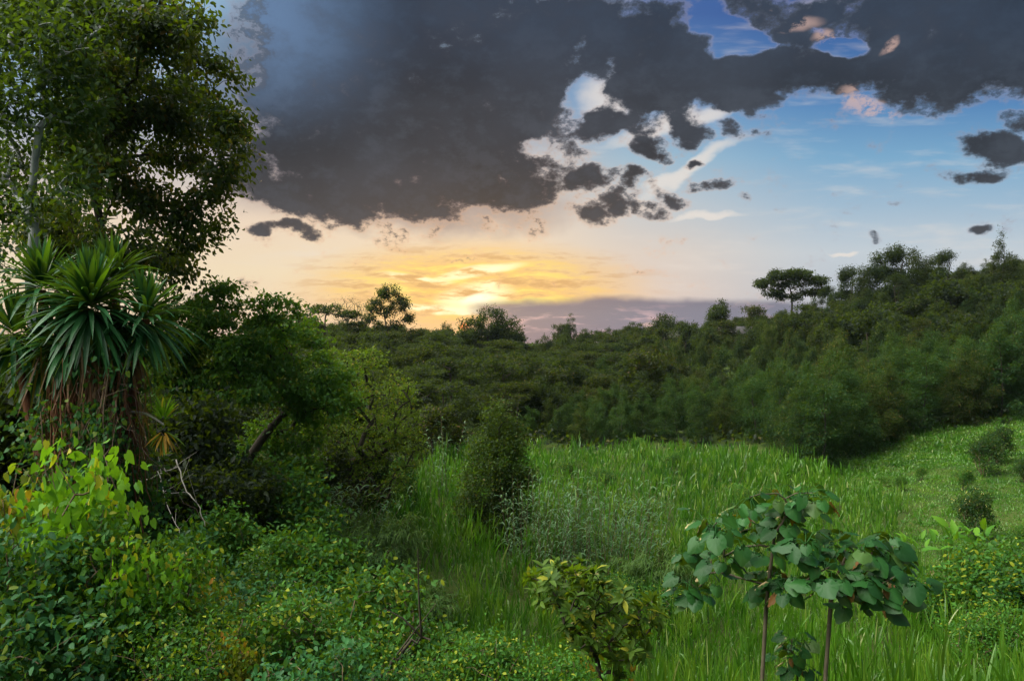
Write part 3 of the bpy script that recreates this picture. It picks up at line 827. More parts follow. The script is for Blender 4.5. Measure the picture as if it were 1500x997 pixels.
# ---- the skyline trees that stand out ----------------------------------------
def skyline():
    g = lambda s: np.random.default_rng(s)
    def one(o, px, Y, rz, sc, label, cat='tree', dz=-.2):
        x, y, z = at(px, Y); o.location = (x, y, z+dz); o.rotation_euler = (0, 0, rz); o.scale = (sc,)*3
        USED[o.name] = True; tag(o, label, cat)
    # open-crowned tree by the sunset, px 565, top 405
    L = [(-1.6,0,9.2,1.5,1.4,1.1,2), (.4,0,11.2,1.7,1.5,1.2,2.4), (2.2,0,9.4,1.5,1.4,1.1,2), (3.3,0,7.2,1.1,1.2,.7,1), (-2.8,0,7.2,1.2,1.2,.7,1), (.2,0,8.4,1.4,1.4,.9,1.3), (1.2,0,6.2,1.6,1.5,.8,1), (-1,0,5.6,1.6,1.5,.9,1)]
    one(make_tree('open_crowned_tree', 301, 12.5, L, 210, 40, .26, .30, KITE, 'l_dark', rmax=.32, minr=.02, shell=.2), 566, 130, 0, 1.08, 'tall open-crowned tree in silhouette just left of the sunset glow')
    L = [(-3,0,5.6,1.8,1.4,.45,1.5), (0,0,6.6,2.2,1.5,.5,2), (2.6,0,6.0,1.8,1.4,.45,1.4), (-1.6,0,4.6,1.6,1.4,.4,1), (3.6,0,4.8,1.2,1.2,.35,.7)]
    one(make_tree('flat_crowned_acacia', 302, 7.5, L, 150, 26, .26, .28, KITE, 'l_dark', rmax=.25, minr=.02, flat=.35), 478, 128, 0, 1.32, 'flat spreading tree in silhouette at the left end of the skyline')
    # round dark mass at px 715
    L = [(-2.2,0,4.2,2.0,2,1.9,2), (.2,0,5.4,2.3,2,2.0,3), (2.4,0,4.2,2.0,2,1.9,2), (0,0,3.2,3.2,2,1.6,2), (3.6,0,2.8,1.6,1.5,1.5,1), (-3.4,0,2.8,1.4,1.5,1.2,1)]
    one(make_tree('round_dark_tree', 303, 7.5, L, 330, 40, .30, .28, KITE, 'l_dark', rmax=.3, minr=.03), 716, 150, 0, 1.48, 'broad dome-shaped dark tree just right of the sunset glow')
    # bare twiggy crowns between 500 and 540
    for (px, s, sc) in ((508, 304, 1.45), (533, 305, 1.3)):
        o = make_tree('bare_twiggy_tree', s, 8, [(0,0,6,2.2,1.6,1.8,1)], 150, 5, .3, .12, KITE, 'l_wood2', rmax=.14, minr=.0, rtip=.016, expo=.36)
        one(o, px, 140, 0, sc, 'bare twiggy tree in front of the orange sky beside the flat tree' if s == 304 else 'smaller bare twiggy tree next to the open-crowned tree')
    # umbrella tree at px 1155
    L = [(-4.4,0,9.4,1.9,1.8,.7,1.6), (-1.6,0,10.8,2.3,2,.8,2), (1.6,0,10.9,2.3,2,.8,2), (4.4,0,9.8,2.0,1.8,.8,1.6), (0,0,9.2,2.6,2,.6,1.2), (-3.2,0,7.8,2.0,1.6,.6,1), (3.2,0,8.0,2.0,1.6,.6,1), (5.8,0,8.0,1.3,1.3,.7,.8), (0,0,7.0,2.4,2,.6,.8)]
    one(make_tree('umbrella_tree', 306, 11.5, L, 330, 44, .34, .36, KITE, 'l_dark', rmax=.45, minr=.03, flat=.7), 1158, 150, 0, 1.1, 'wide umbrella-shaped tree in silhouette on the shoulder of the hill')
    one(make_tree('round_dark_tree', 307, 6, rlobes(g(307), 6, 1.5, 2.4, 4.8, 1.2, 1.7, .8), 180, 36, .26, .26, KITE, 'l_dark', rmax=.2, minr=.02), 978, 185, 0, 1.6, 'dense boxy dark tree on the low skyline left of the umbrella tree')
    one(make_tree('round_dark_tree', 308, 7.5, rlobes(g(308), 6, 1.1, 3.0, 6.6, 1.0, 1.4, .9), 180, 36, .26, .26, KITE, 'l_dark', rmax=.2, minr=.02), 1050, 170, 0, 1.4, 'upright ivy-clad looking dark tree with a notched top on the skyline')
    # conifer at 835, tall conifer at 1463
    put(PR['conifer'][1], USED, 836, 190, 0, (.9,.9,.95), 'pointed dark conifer on the low skyline right of the dome-shaped tree', 'tree')
    put(PR['conifer'][0], USED, 1466, 118, 1, (1.0,1.0,1.18), 'tall pointed conifer rising highest on the hill at the right edge', 'tree')
    put(PR['conifer'][1], USED, 1443, 135, 2, (.6,.6,.72), 'slim conifer close to the tall one at the right edge', 'tree')
    put(PR['conifer'][0], USED, 903, 215, 2, .42, 'tiny pointed tree on the low skyline between conifer and boxy tree', 'tree')
    # the tall grove 1240..1400
    tops = ((1250,390,122), (1275,376,118), (1298,364,116), (1322,358,114), (1345,362,117), (1368,372,120), (1392,366,121), (1418,384,150), (1262,420,112), (1310,400,110), (1352,408,112), (1232,408,128), (1212,418,140))
    names = ['first', 'second', 'third', 'fourth', 'fifth', 'sixth', 'seventh']
    rg = g(9)
    for i, (px, top, Y) in enumerate(tops):
        x, y, z = at(px, Y); H = CAMZ + (HOR-top)/F*Y - z
        s = H/13.2
        put(PR['gum'][i % 3], USED, px, Y, rg.uniform(0, 6), (s*1.05, s*1.05, s), 'tall dark gum tree standing in the grove on the hill crest', 'tree', 'tall grove on the hill crest')
skyline()

# ------------------------------------------------------------------ ground cover
def undergrowth():
    S = Soup()
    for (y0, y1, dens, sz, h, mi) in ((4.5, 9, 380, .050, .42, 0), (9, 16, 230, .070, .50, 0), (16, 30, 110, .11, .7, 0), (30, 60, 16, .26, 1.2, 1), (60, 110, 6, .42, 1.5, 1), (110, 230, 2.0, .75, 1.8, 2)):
        area = .5*(y1*y1-y0*y0)*1.7
        x, y = scatter(int(area*dens), y0, y1)
        z = hgt(x, y); px, py = proj(x, y, z)
        inl = inpoly(px, py, LAWN_POLY) if y0 < 60 else np.zeros(len(x), bool)
        ok = ~inpoly(px, py, GRASS_POLY) & ~inl & (px > -90) & (px < 1650)
        if y0 >= 30: ok &= ~((y < 62) & (px > 640))
        mound = np.clip(.55+.45*np.sin(x*1.1+np.sin(y*.9)*2)*np.cos(y*1.0+x*.3) + .25*np.sin(x*3.1)*np.sin(y*2.7), .05, 1.2)
        x, y, z, mound = x[ok], y[ok], z[ok], mound[ok]
        n = len(x)
        hh = h*mound*rng.uniform(.25, 1, n)
        pos = np.stack([x, y, z+hh], 1)
        d = rng.normal(0, 1, (n, 3)) + np.array([0, -.1, .1])
        up = rng.normal(0, .45, (n, 3)) + np.array([0, 0, 1])
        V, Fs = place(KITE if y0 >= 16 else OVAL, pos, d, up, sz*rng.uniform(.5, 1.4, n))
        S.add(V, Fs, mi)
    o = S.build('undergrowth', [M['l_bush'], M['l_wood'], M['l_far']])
    tag(o, 'tangled low leafy undergrowth covering the bank and the wood floor', 'undergrowth', kind='stuff')
undergrowth()

def pic_lobes(spec, px0, Y, z0, depth=.8, dy=None):
    """crown lobes read from the photograph, at the plant's own distance and in metres from its foot"""
    x0 = (px0-750)/F*Y; out = []; rg = np.random.default_rng(int(px0)+77)
    for i, sp in enumerate(spec):
        px, py, rx, ry = sp[:4]
        yy = sp[4] if len(sp) > 4 else rg.uniform(-1, 1)*depth
        Yl = Y+yy
        X_ = (px-750)/F*Yl; Z_ = CAMZ+(HOR-py)/F*Yl
        a, b = rx/F*Yl, ry/F*Yl
        out.append((X_-x0, yy, Z_-z0, a, max(a, b)*.8, b, rx*ry))
    return out

def stand(o, px, Y, label, cat='tree', dz=0.0, rz=0.0, sc=1.0, group=None):
    x, y, z = at(px, Y); o.location = (x, y, z+dz); o.rotation_euler = (0, 0, rz); o.scale = (sc,)*3
    USED[o.name] = True; tag(o, label, cat, group); return o

# ---- the big trees at the left edge ------------------------------------------
def big_trees():
    Y = 21; px0 = 165; z0 = hz((px0-750)/F*Y, Y)
    sp = [(240,40,80,60), (300,120,60,60), (215,140,90,70), (335,180,40,42), (280,215,70,55), (318,262,45,38), (250,300,60,45), (285,345,38,30),
          (240,380,50,34), (150,90,80,80), (130,200,70,60), (170,260,60,50), (90,330,70,50), (120,390,90,34), (200,-40,120,60), (60,-20,120,80), (325,330,22,20), (170,360,60,40), (255,410,34,20), (355,205,20,24), (345,240,22,20)]
    sp = [(a, b, c*.82, d*.82) for a, b, c, d in sp]
    L = pic_lobes(sp, px0, Y, z0, 2.4)
    o = make_tree('broad_leafed_tree', 401, 15, L, 360, 112, .25, .165, OVAL, 'l_big', flat=.75, bark='bark_dark', rmax=.22, rtip=.010, minr=.008, droop=.8, shell=.35, trunk_top=9.5, upb=.5, expo=.42)
    stand(o, px0, Y, 'huge dark broad-leafed tree filling the upper left, its crown edge hanging over the sky')
    Y = 18; px0 = 50; z0 = hz((px0-750)/F*Y, Y)
    sp = [(70,70,70,55), (20,150,60,60), (110,150,60,50), (-30,60,60,90), (10,10,60,50), (120,20,60,40), (-40,250,60,60), (10,290,50,40), (60,300,40,26), (130,270,40,30), (30,220,40,30), (-30,380,60,40)]
    L = pic_lobes(sp, px0, Y, z0, 1.2)
    o = make_tree('pale_barked_tree', 402, 13, L, 230, 50, .25, .16, OVAL, 'l_big2', bark='bark_pale', rmax=.115, rtip=.012, minr=.01, droop=.5, shell=.3, trunk_top=7.6, trunk_lean=(.55, 0), upb=.6, expo=.45)
    stand(o, px0, Y, 'tree with a smooth pale grey trunk rising behind the sword-leaved plant')
    # slim dark stems seen against the light inside the crown
    for i, (px, Y_) in enumerate(((112, 24), (136, 26))):
        z0 = hz((px-750)/F*Y_, Y_)
        L = pic_lobes([(px, 60, 50, 60), (px+20, 160, 40, 50), (px-10, 250, 34, 30), (px-30, 340, 50, 30)], px, Y_, z0, .8)
        o = make_tree('slim_tree', 410+i, 14, L, 90, 34, .34, .24, KITE, 'l_big', rmax=.14, minr=.01, trunk_top=11, fork=.7)
        stand(o, px, Y_, ('slim straight dark trunk left of its twin, seen against the light under the huge crown', 'slim straight dark trunk right of its twin, seen against the light under the huge crown')[i])
big_trees()

def mid_trees():
    Y = 22; px0 = 292; z0 = hz((px0-750)/F*Y, Y)
    sp = [(318,440,46,30), (285,480,50,44), (340,500,50,40), (250,540,46,50), (310,560,50,36), (270,610,40,34), (240,470,30,30), (345,570,34,26), (230,640,40,34)]
    o = make_tree('leaning_crowned_tree', 421, 8, pic_lobes(sp, px0, Y, z0, 1.2), 170, 110, .20, .14, OVAL, 'l_mid', flat=.55, rmax=.15, rtip=.014, minr=.008, droop=.5, shell=.35, trunk_top=4.0, expo=.45)
    stand(o, px0, Y, 'dark-stemmed leafy tree just right of the sword-leaved plant')
    Y = 24; px0 = 330; z0 = hz((px0-750)/F*Y, Y)
    sp = [(405,455,34,22), (385,490,46,30), (430,500,50,36), (465,545,44,34), (410,560,54,30), (480,590,40,26), (440,630,50,26), (370,640,40,24), (380,530,40,30), (450,590,40,24), (395,690,46,30), (440,680,30,24), (498,560,22,24)]
    o = make_tree('gnarled_tree', 422, 8, pic_lobes(sp, px0, Y, z0, 1.3), 240, 90, .20, .14, OVAL, 'l_mid', flat=.5, rmax=.14, rtip=.016, minr=.008, droop=.5, shell=.45, trunk_lean=(1.6, -.2), trunk_top=3.6, expo=.46, sag=.1)
    stand(o, px0, Y, 'gnarled tree with thick bent boughs and a light green crown, left of the round-crowned tree')
    Y = 29; px0 = 492; z0 = hz((px0-750)/F*Y, Y)
    sp = [(530,590,88,80,0), (500,560,60,52,-.5), (570,650,52,70,.3), (500,660,52,56,.5), (550,700,60,34,-.4), (455,600,30,50,.2)]
    o = make_tree('round_crowned_tree', 423, 6, pic_lobes(sp, px0, Y, z0, 1), 300, 46, .17, .12, KITE, 'l_round', flat=.45, rmax=.20, rtip=.017, minr=.004, droop=.1, shell=.72, trunk_lean=(.3, 0), trunk_top=1.6, expo=.44, bark='bark_dark', sag=-.05, wob=.05)
    stand(o, px0, Y, 'round-crowned tree at the field edge with dark boughs fanning through yellow green leaves')
    Y = 33; px0 = 727; z0 = hz((px0-750)/F*Y, Y)
    sp = [(722,606,14,20,0), (738,636,28,24,0), (712,660,26,26,.3), (740,690,36,34,0), (706,715,36,38,-.3), (728,755,48,44,0), (762,715,24,36,.2), (690,750,26,36,0), (755,650,18,22,0)]
    o = make_tree('conical_bush', 424, 6, pic_lobes(sp, px0, Y, z0, .3), 260, 84, .20, .13, KITE, 'l_conic', rmax=.10, rtip=.006, minr=.006, droop=.1, shell=.2, trunk_top=5.0)
    stand(o, px0, Y, 'lone dark egg-shaped tree standing by itself in the tall grass')
mid_trees()

# ---- shrub prototypes of the near bank ---------------------------------------
def near_shrubs():
    g = lambda s: np.random.default_rng(s)
    K = {}
    def mk(key, name, seed, h, nl, R0, r0, r1, ntips, per, spread, lsize, tmpl, lmat, **kw):
        a = dict(rmax=.035, rtip=.004, multi=3, minr=.0, fork=.3, sides=4, bark='stem_brown'); a.update(kw)
        K[key] = make_tree(name, seed, h, rlobes(g(seed), nl, R0, h*.35, h*.85, r0, r1, .75), ntips, per, spread, lsize, tmpl, lmat, **a)
    mk('oval', 'leafy_shrub', 501, 1.6, 7, .6, .35, .55, 170, 34, .10, .072, OVAL, 'l_bush')
    mk('oval2', 'leafy_shrub', 502, 1.9, 8, .8, .40, .60, 180, 34, .11, .085, OVAL, 'l_bush2')
    mk('heart', 'heart_leaved_shrub', 503, 1.9, 7, .5, .35, .50, 130, 15, .12, .085, HEART, 'l_lime', droop=1.0, upb=.35)
    mk('heart2', 'heart_leaved_shrub', 504, 1.7, 7, .6, .35, .50, 130, 16, .12, .085, HEART, 'l_bush2', droop=1.0, upb=.35)
    mk('yel', 'yellow_tipped_shrub', 505, 1.5, 6, .45, .3, .42, 110, 18, .10, .075, HEART, 'l_yellow', droop=.9, upb=.4)
    mk('fine', 'fine_leaved_shrub', 506, 1.7, 8, .7, .35, .5, 190, 34, .09, .055, KITE, 'l_bush')
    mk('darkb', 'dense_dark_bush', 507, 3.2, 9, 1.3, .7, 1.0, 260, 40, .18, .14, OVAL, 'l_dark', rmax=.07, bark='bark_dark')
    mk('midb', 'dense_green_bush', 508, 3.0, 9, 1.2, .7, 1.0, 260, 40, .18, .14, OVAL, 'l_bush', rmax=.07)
    mk('small', 'small_leaved_bush', 509, 1.4, 8, .55, .35, .5, 240, 34, .08, .05, OVAL, 'l_bush', rtip=.003)
    mk('lawn', 'thin_flowering_shrub', 510, 2.0, 7, .65, .35, .55, 190, 24, .11, .085, KITE, 'l_belt', multi=5, minr=0, rtip=.005)
    return K
NS = near_shrubs()

def blossoms(parent, seed, n, R0, h0, h1, size, mat, name='flowers'):
    rg = np.random.default_rng(seed)
    p = ellipsoid_pts(rg, n, (0, 0, (h0+h1)/2), (R0, R0, (h1-h0)/2), .8)
    p = np.repeat(p, 4, 0) + rg.normal(0, size*.5, (n*4, 3))
    V, Fs = place(KITE, p, rg.normal(0, 1, p.shape), rg.normal(0, .5, p.shape)+[0, 0, 1], np.full(len(p), size))
    S = Soup(); S.add(V, Fs); return S.build(name, [M[mat]], parent)

def plant_bank():
    P_ = lambda k, px, Y, s, lab, cat='shrub', rz=None, dz=-.05, grp=None: put(NS[k], USED, px, Y, (px*1.7) % 6.28 if rz is None else rz, s, lab, cat, grp, dz)
    # bright heart-leaved shrubs near the column of vines
    P_('heart', 138, 7.9, (1.0,1.0,1.45), 'bright lime green heart-leaved shrub glowing below the vine-hung stems')
    P_('yel', 28, 8.2, (1.0,1.0,1.5), 'yellow green heart-leaved shrub at the left edge below the sword-leaved plant')
    P_('heart2', 75, 8.0, (1.1,1.0,0.86), 'blue green heart-leaved shrub between the lime shrub and the yellow one')
    P_('heart2', 185, 8.6, (.8,.8,0.78), 'blue green heart-leaved shrub under the right side of the lime shrub')
    P_('heart', 262, 9.8, (.7,.7,1.1), 'small lime green heart-leaved shrub on the bank right of the vine-hung stems')
    P_('yel', 420, 10.2, (.6,.6,1.0), 'thin yellow-tipped shrub beside the feathery clumps')
    P_('heart', 215, 7.3, (.6,.6,.95), 'lime green heart-leaved shrub on the bottom edge of the left bank')
    P_('heart2', 385, 9.0, (.7,.7,0.87), 'blue green heart-leaved shrub in the middle of the left bank')
    P_('oval2', 20, 7.0, (1.0,1.0,1.07), 'broad dark green shrub in the bottom left corner')
    P_('oval', 120, 7.3, (.95,.95,1.01), 'mid green leafy shrub at the bottom below the hanging orange leaves')
    P_('yel', 225, 8.8, (.75,.75,1.0), 'small shrub with yellow new tips right of the lime green shrub')
    P_('yel', 300, 9.2, (.7,.7,1.05), 'upright yellow-tipped shrub in the middle of the left bank')
    P_('oval', 235, 7.7, (1.0,1.0,0.99), 'dense leafy shrub at the bottom left of the yellow-leaved spray')
    P_('oval2', 340, 8.6, (.85,.85,0.84), 'bluish leafy shrub below the upright yellow-tipped shrub')
    P_('fine', 300, 7.2, (.9,.9,0.89), 'fine-leaved shrub on the bottom edge left of the yellow spray')
    P_('yel', 330, 7.2, (.5,.5,.75), 'yellow-leaved spray at the bottom edge of the left bank')
    P_('fine', 405, 9.6, (1.0,1.0,0.99), 'fine-leaved shrub with dull pink seed heads on the left bank')
    P_('oval', 400, 7.9, (.95,.95,0.93), 'leafy shrub at the bottom right of the yellow spray')
    P_('oval2', 440, 10.6, (.95,.95,0.93), 'leafy shrub at the edge of the dark hollow beside the feathery clump')
    P_('fine', 460, 8.4, (1.0,1.0,0.99), 'pale fine-leaved shrub at the bottom below the dark hollow')
    P_('fine', 360, 11.5, (1.1,1.1,1.09), 'fine-leaved shrub in the middle of the left bank below the gnarled tree')
    P_('oval2', 250, 11.0, (1.1,1.1,1.09), 'fern green shrub on the bank in front of the dark hollow')
    P_('midb', 410, 14.5, .85, 'tall green bush with pale leaf tips below the gnarled tree')
    P_('midb', 330, 15.5, .8, 'green bush in the shade below the dark-stemmed tree')
    P_('midb', 455, 18.5, .9, 'green bush between the gnarled tree and the reeds')
    P_('midb', 395, 20, 1.1, 'broad green bush under the boughs of the gnarled tree')
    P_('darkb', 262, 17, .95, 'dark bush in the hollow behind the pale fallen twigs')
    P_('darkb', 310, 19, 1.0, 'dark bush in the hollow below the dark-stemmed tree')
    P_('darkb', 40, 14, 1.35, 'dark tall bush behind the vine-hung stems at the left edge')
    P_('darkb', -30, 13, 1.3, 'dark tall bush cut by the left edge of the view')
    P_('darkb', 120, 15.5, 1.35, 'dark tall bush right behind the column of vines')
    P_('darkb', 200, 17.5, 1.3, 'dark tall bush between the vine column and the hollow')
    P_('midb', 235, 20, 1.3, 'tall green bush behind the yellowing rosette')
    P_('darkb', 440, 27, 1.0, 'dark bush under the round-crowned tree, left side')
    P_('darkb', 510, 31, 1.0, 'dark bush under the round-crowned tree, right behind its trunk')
    P_('midb', 585, 35, .8, 'leafy bush at the right foot of the round-crowned tree')
    # centre foreground
    P_('oval', 560, 9.4, 1.3, 'leafy shrub with reddish leaves behind the dead branch')
    P_('oval2', 515, 10.4, 1.2, 'leafy shrub left of the dead branch')
    P_('oval', 630, 9.6, 1.0, 'low leafy shrub right of the dead branch')
    P_('fine', 545, 7.6, .9, 'fine-leaved shrub at the bottom edge under the dead branch')
    P_('oval2', 475, 7.3, .8, 'leafy shrub at the bottom edge left of the dead branch')
    P_('small', 722, 8.2, (1.0,1.0,1.15), 'dense small-leaved bush at the bottom left of the whorled shrub')
    P_('small', 790, 7.8, (.9,.9,.95), 'dense small-leaved bush right under the whorled shrub')
    P_('midb', 650, 15.5, (.55,.55,.5), 'dark green bush in the grass between the feathery clump and the reeds')
    P_('fine', 690, 14.5, (1.0,1.0,.8), 'fine-leaved bush in the grass left of the tall reeds')
    P_('small', 905, 24.5, (1.7,1.7,1.1), 'dark low bush at the foot of the tall reeds')
    P_('small', 960, 24, (1.7,1.7,1.0), 'dark low bush right of the tall reeds')
    P_('darkb', 600, 15.5, (.6,.6,.5), 'small dark bush at the foot of the feathery clumps by the grass')
    P_('darkb', 525, 14.0, (.55,.55,.5), 'small dark bush in the hollow below the largest feathery clump')
    P_('midb', 468, 14.5, (.6,.6,.65), 'leafy green bush at the left foot of the feathery clumps')
    P_('fine', 585, 12.5, (.9,.9,.85), 'fine-leaved bush in the tangle above the dead branch')
    P_('fine', 655, 12.0, (.9,.9,.8), 'fine-leaved bush at the edge of the grass above the low shrub')
    P_('oval', 500, 12.3, (.9,.9,.95), 'leafy shrub in the tangle between bank and feathery clumps')
    rw = np.random.default_rng(17); n_ = 0
    while n_ < 22:
        px = rw.uniform(760, 1260); Y = rw.uniform(24, 60)
        x, y, z = at(px, Y); a, b = proj(x, y, z)
        if not inpoly(np.array([a]), np.array([b]), GRASS_POLY)[0]: continue
        P_(('small', 'fine')[n_ % 2], px, Y, (rw.uniform(.7, 1.3), rw.uniform(.7, 1.3), rw.uniform(.75, 1.1)), 'dark weedy clump poking out of the tall grass of the field', 'weed', None, -.05, 'weedy clumps in the tall grass'); n_ += 1
    # right side
    P_('midb', 1475, 20, (1.0,1.0,.85), 'dense dark bush at the right edge below the lawn')
    P_('midb', 1545, 18, (1.0,1.0,.8), 'dense bush cut by the right edge of the view')
    P_('midb', 1405, 21.5, (.75,.75,.55), 'bush with pale flowers between the broad-leaved clump and the right edge')
    P_('fine', 1350, 21.5, (1.2,1.2,1.0), 'low bush beneath the bright broad leaves at the lower lawn edge')
    P_('small', 1455, 16.5, 1.3, 'low dark bush in front of the dense bush at the right edge')
    for (px, Y, s, lab) in ((1425, 33, 1.15, 'thin round shrub with yellow flowers alone on the lawn'), (1440, 47, 1.35, 'tall thin shrub at the back of the lawn near the gum belt'),
                            (1500, 44, .8, 'small thin shrub on the lawn at the right edge'), (1462, 50, 1.3, 'thin shrub right behind the tall thin one at the back of the lawn')):
        P_('lawn', px, Y, s, lab)
    for (px, Y, s, k, lab) in ((1276, 32, .55, 'small', 'little dark bush where the tall grass meets the lawn'), (1350, 47, .6, 'small', 'little round bush at the back of the lawn'), (1318, 44, .6, 'small', 'knee high bush at the back left of the lawn'),
                          (1412, 43, .75, 'oval', 'dark leafy bush at the foot of the tall thin shrub'), (1385, 30, .35, 'fine', 'tiny tuft bush low on the lawn'), (1500, 31, .6, 'fine', 'small bush on the lawn close to the right edge'), (1296, 46, .5, 'fine', 'tiny bush at the far left corner of the lawn')):
        P_(k, px, Y, s, lab)
plant_bank()
for o in list(COL.objects):
    if o.name.startswith('thin_flowering_shrub') and o.type == 'EMPTY' and 'yellow flowers' in o.get('label', ''):
        blossoms(o, 3, 26, .75, .9, 2.0, .05, 'flower')

# ---- sword-leaved plant ------------------------------------------------------
def rosette(S, c, n, length, width, rg, mat=0, e0=-60, e1=88, droop=.45, tilt=(0, 0)):
    u = rg.uniform(0, 1, n)
    el = np.radians(e0 + (e1-e0)*u**.8); az = np.arange(n)*2.39996 + rg.normal(0, .2, n)
    d = np.stack([np.cos(az)*np.cos(el)+tilt[0], np.sin(az)*np.cos(el)+tilt[1], np.sin(el)], 1); d = nrm(d)
    pos = np.asarray(c) + d*.06 + np.stack([np.zeros(n), np.zeros(n), (el/1.5)*.10], 1)
    L = length*rg.uniform(.75, 1.12, n)*np.interp(el, [-1, 0, 1.5], [.9, 1.08, .8])
    segs = 6; t_ = np.linspace(0, 1, segs+1)
    side = nrm(np.cross(d, np.array([0, 0, 1.]) + rg.normal(0, .12, (n, 3))))
    nor = np.cross(side, d)
    dr = (droop*np.clip(np.cos(el), .15, 1)*rg.uniform(.4, 1.3, n))
    P_ = pos[:, None] + d[:, None]*(t_[None, :, None]*L[:, None, None]); P_[..., 2] -= dr[:, None]*L[:, None]*t_[None]**2.4
    prof = np.array([.55, .85, 1.0, 1.0, .85, .5, .03]); W = width*rg.uniform(.8, 1.2, n)
    o_ = side[:, None]*(W[:, None, None]*.5*prof[None, :, None]); lift = nor[:, None]*(W[:, None, None]*.16*prof[None, :, None])
    V = np.stack([P_-o_+lift, P_, P_+o_+lift], 2).reshape(n, -1, 3)
    k_ = np.arange(segs)*3
    f = np.concatenate([np.stack([k_, k_+1, k_+4, k_+3], -1), np.stack([k_+1, k_+2, k_+5, k_+4], -1)])
    S.add(V.reshape(-1, 3), [(f[None]+(np.arange(n)*(segs+1)*3)[:, None, None]).reshape(-1, 4)], mat)

def sword_plant():
    rg = np.random.default_rng(61)
    Y0 = 9.8; px0 = 125
    x0, _, z0 = at(px0, Y0)
    root = empty('sword_leaved_plant', (x0, Y0, z0))
    tag(root, 'large plant with great heads of long sword-shaped leaves above shaggy brown stems', 'dragon tree')
    loc = lambda px, py, dy: np.array([(px-750)/F*(Y0+dy)-x0, dy, CAMZ+(HOR-py)/F*(Y0+dy)-z0])
    heads = [((132, 452), -.15, 320, .80, -70), ((62, 425), .35, 150, .75, -50), ((214, 468), .1, 150, .66, -70), ((20, 492), .1, 110, .62, -70), ((165, 415), .5, 120, .70, -20), ((100, 505), -.1, 130, .62, -85), ((178, 510), .1, 110, .58, -85), ((60, 520), .2, 90, .6, -85)]
    for (p_, dy, n, L, e0) in heads:
        c = loc(p_[0], p_[1], dy); S = Soup()
        rosette(S, c, n, L, .062, rg, 0, e0, 86, .42)
        S.build('leaf_head', [M['l_drac']], root)
        hb = np.array([rg.normal(0, .12), dy*.6, 0.2])
        mid = c*.5 + hb*.5 + rg.normal(0, .15, 3)
        t_ = np.linspace(0, 1, 9)[:, None]
        path = (1-t_)**2*hb + 2*t_*(1-t_)*mid + t_**2*c
        V, Fs = tube(path, np.linspace(.11, .045, 9), 8); T = Soup(); T.add(V, Fs); T.build('stem', [M['deadred']], root, smooth=True)
    # hanging dead leaves and fibre below the heads
    D = Soup()
    n = 420
    a = rg.uniform(0, 2*np.pi, n); r = rg.uniform(.05, .62, n); zz = rg.uniform(0, 1, n)
    c = loc(135, 560, 0)
    pos = np.stack([c[0]+r*np.cos(a)*1.05, c[1]+r*np.sin(a)*.8, c[2]+.45-zz*1.2], 1)
    d = nrm(np.stack([np.cos(a)*.25, np.sin(a)*.25, -np.ones(n)], 1)+rg.normal(0, .14, (n, 3)))
    V, Fs = blades(pos, d, rg.uniform(.3, .8, n), rg.uniform(.012, .04, n), np.zeros(n), 4, rg); D.add(V, Fs)
    D.build('dead_leaf_skirt', [M['l_dracdead']], root)
    # reddish hanging roots and dry stems
    T = Soup()
    for i in range(120):
        a = rg.uniform(0, 2*np.pi); r = rg.uniform(.15, .6)
        px_ = np.array([c[0]+r*math.cos(a)*1.1, c[1]+r*math.sin(a)*.8, c[2]+rg.uniform(-.4, .35)])
        L = rg.uniform(.5, 1.9); k_ = 10; w_ = rg.normal(0, .045, (k_, 3)).cumsum(0)*np.linspace(0, 1, k_)[:, None]
        pth = px_ + np.linspace(0, 1, k_)[:, None]*np.array([rg.normal(0, .12), rg.normal(0, .1), -L]) + w_
        V, Fs = tube(pth, rg.uniform(.003, .011), 4); T.add(V, Fs)
    T.build('hanging_roots', [M['deadred']], root)
    # creeper smothering the stems: a plant of its own
    cr = empty('creeper', (x0, Y0, z0)); tag(cr, 'green creeper smothering the brown stems under the great leaf heads', 'climbing plant')
    T = Soup(); tips = []
    for i in range(120):
        a = rg.uniform(0, 2*np.pi); r = rg.uniform(.3, .85); top = rg.uniform(.3, 1)
        k_ = 14; s_ = np.linspace(0, 1, k_)
        H = (c[2]+.3)*top
        ax = np.array([c[0]*.6, 0, 0])
        pth = np.stack([ax[0]*s_+(r*(1.15-.45*s_))*np.cos(a+s_*rg.normal(0, 1.4)), (r*.8)*np.sin(a+s_*rg.normal(0, .9)), H*s_], 1) + rg.normal(0, .03, (k_, 3))
        V, Fs = tube(pth, .006, 4); T.add(V, Fs)
        tips.append(pth[2:][rg.integers(0, k_-2, 11)])
    T.build('stem', [M['stem_brown']], cr)
    tips = np.concatenate(tips)
    V, Fs = leaves_at(rg, tips, rg.normal(0, 1, tips.shape), 26, .13, .06, HEART, .8, .4)
    C = Soup(); C.add(V, Fs); C.build('leaves', [M['l_vine']], cr)
    # dry vine tangle, pinkish, on the right of the column
    T = Soup()
    for i in range(60):
        st = loc(rg.uniform(130, 200), rg.uniform(540, 640), rg.uniform(-.6, .2)); k_ = 12
        dr = nrm(np.array([rg.normal(0, .5), rg.normal(0, .3), -1]))
        w_ = rg.normal(0, .05, (k_, 3)).cumsum(0)
        pth = st + np.linspace(0, 1, k_)[:, None]*dr*rg.uniform(.4, 1.5) + w_
        V, Fs = tube(pth, rg.uniform(.002, .005), 3); T.add(V, Fs)
    o = T.build('dry_vine', [M['dryvine']]); o.location = (x0, Y0, z0)
    tag(o, 'dry grey pink tangle of vine stems on the right of the brown stems', 'vine')
    # the small yellowing rosette on its pale stem
    r2 = empty('yellowing_rosette_plant', (x0, Y0, z0)); tag(r2, 'small rosette with yellow and orange dying leaves on a bare pale stem', 'dragon tree')
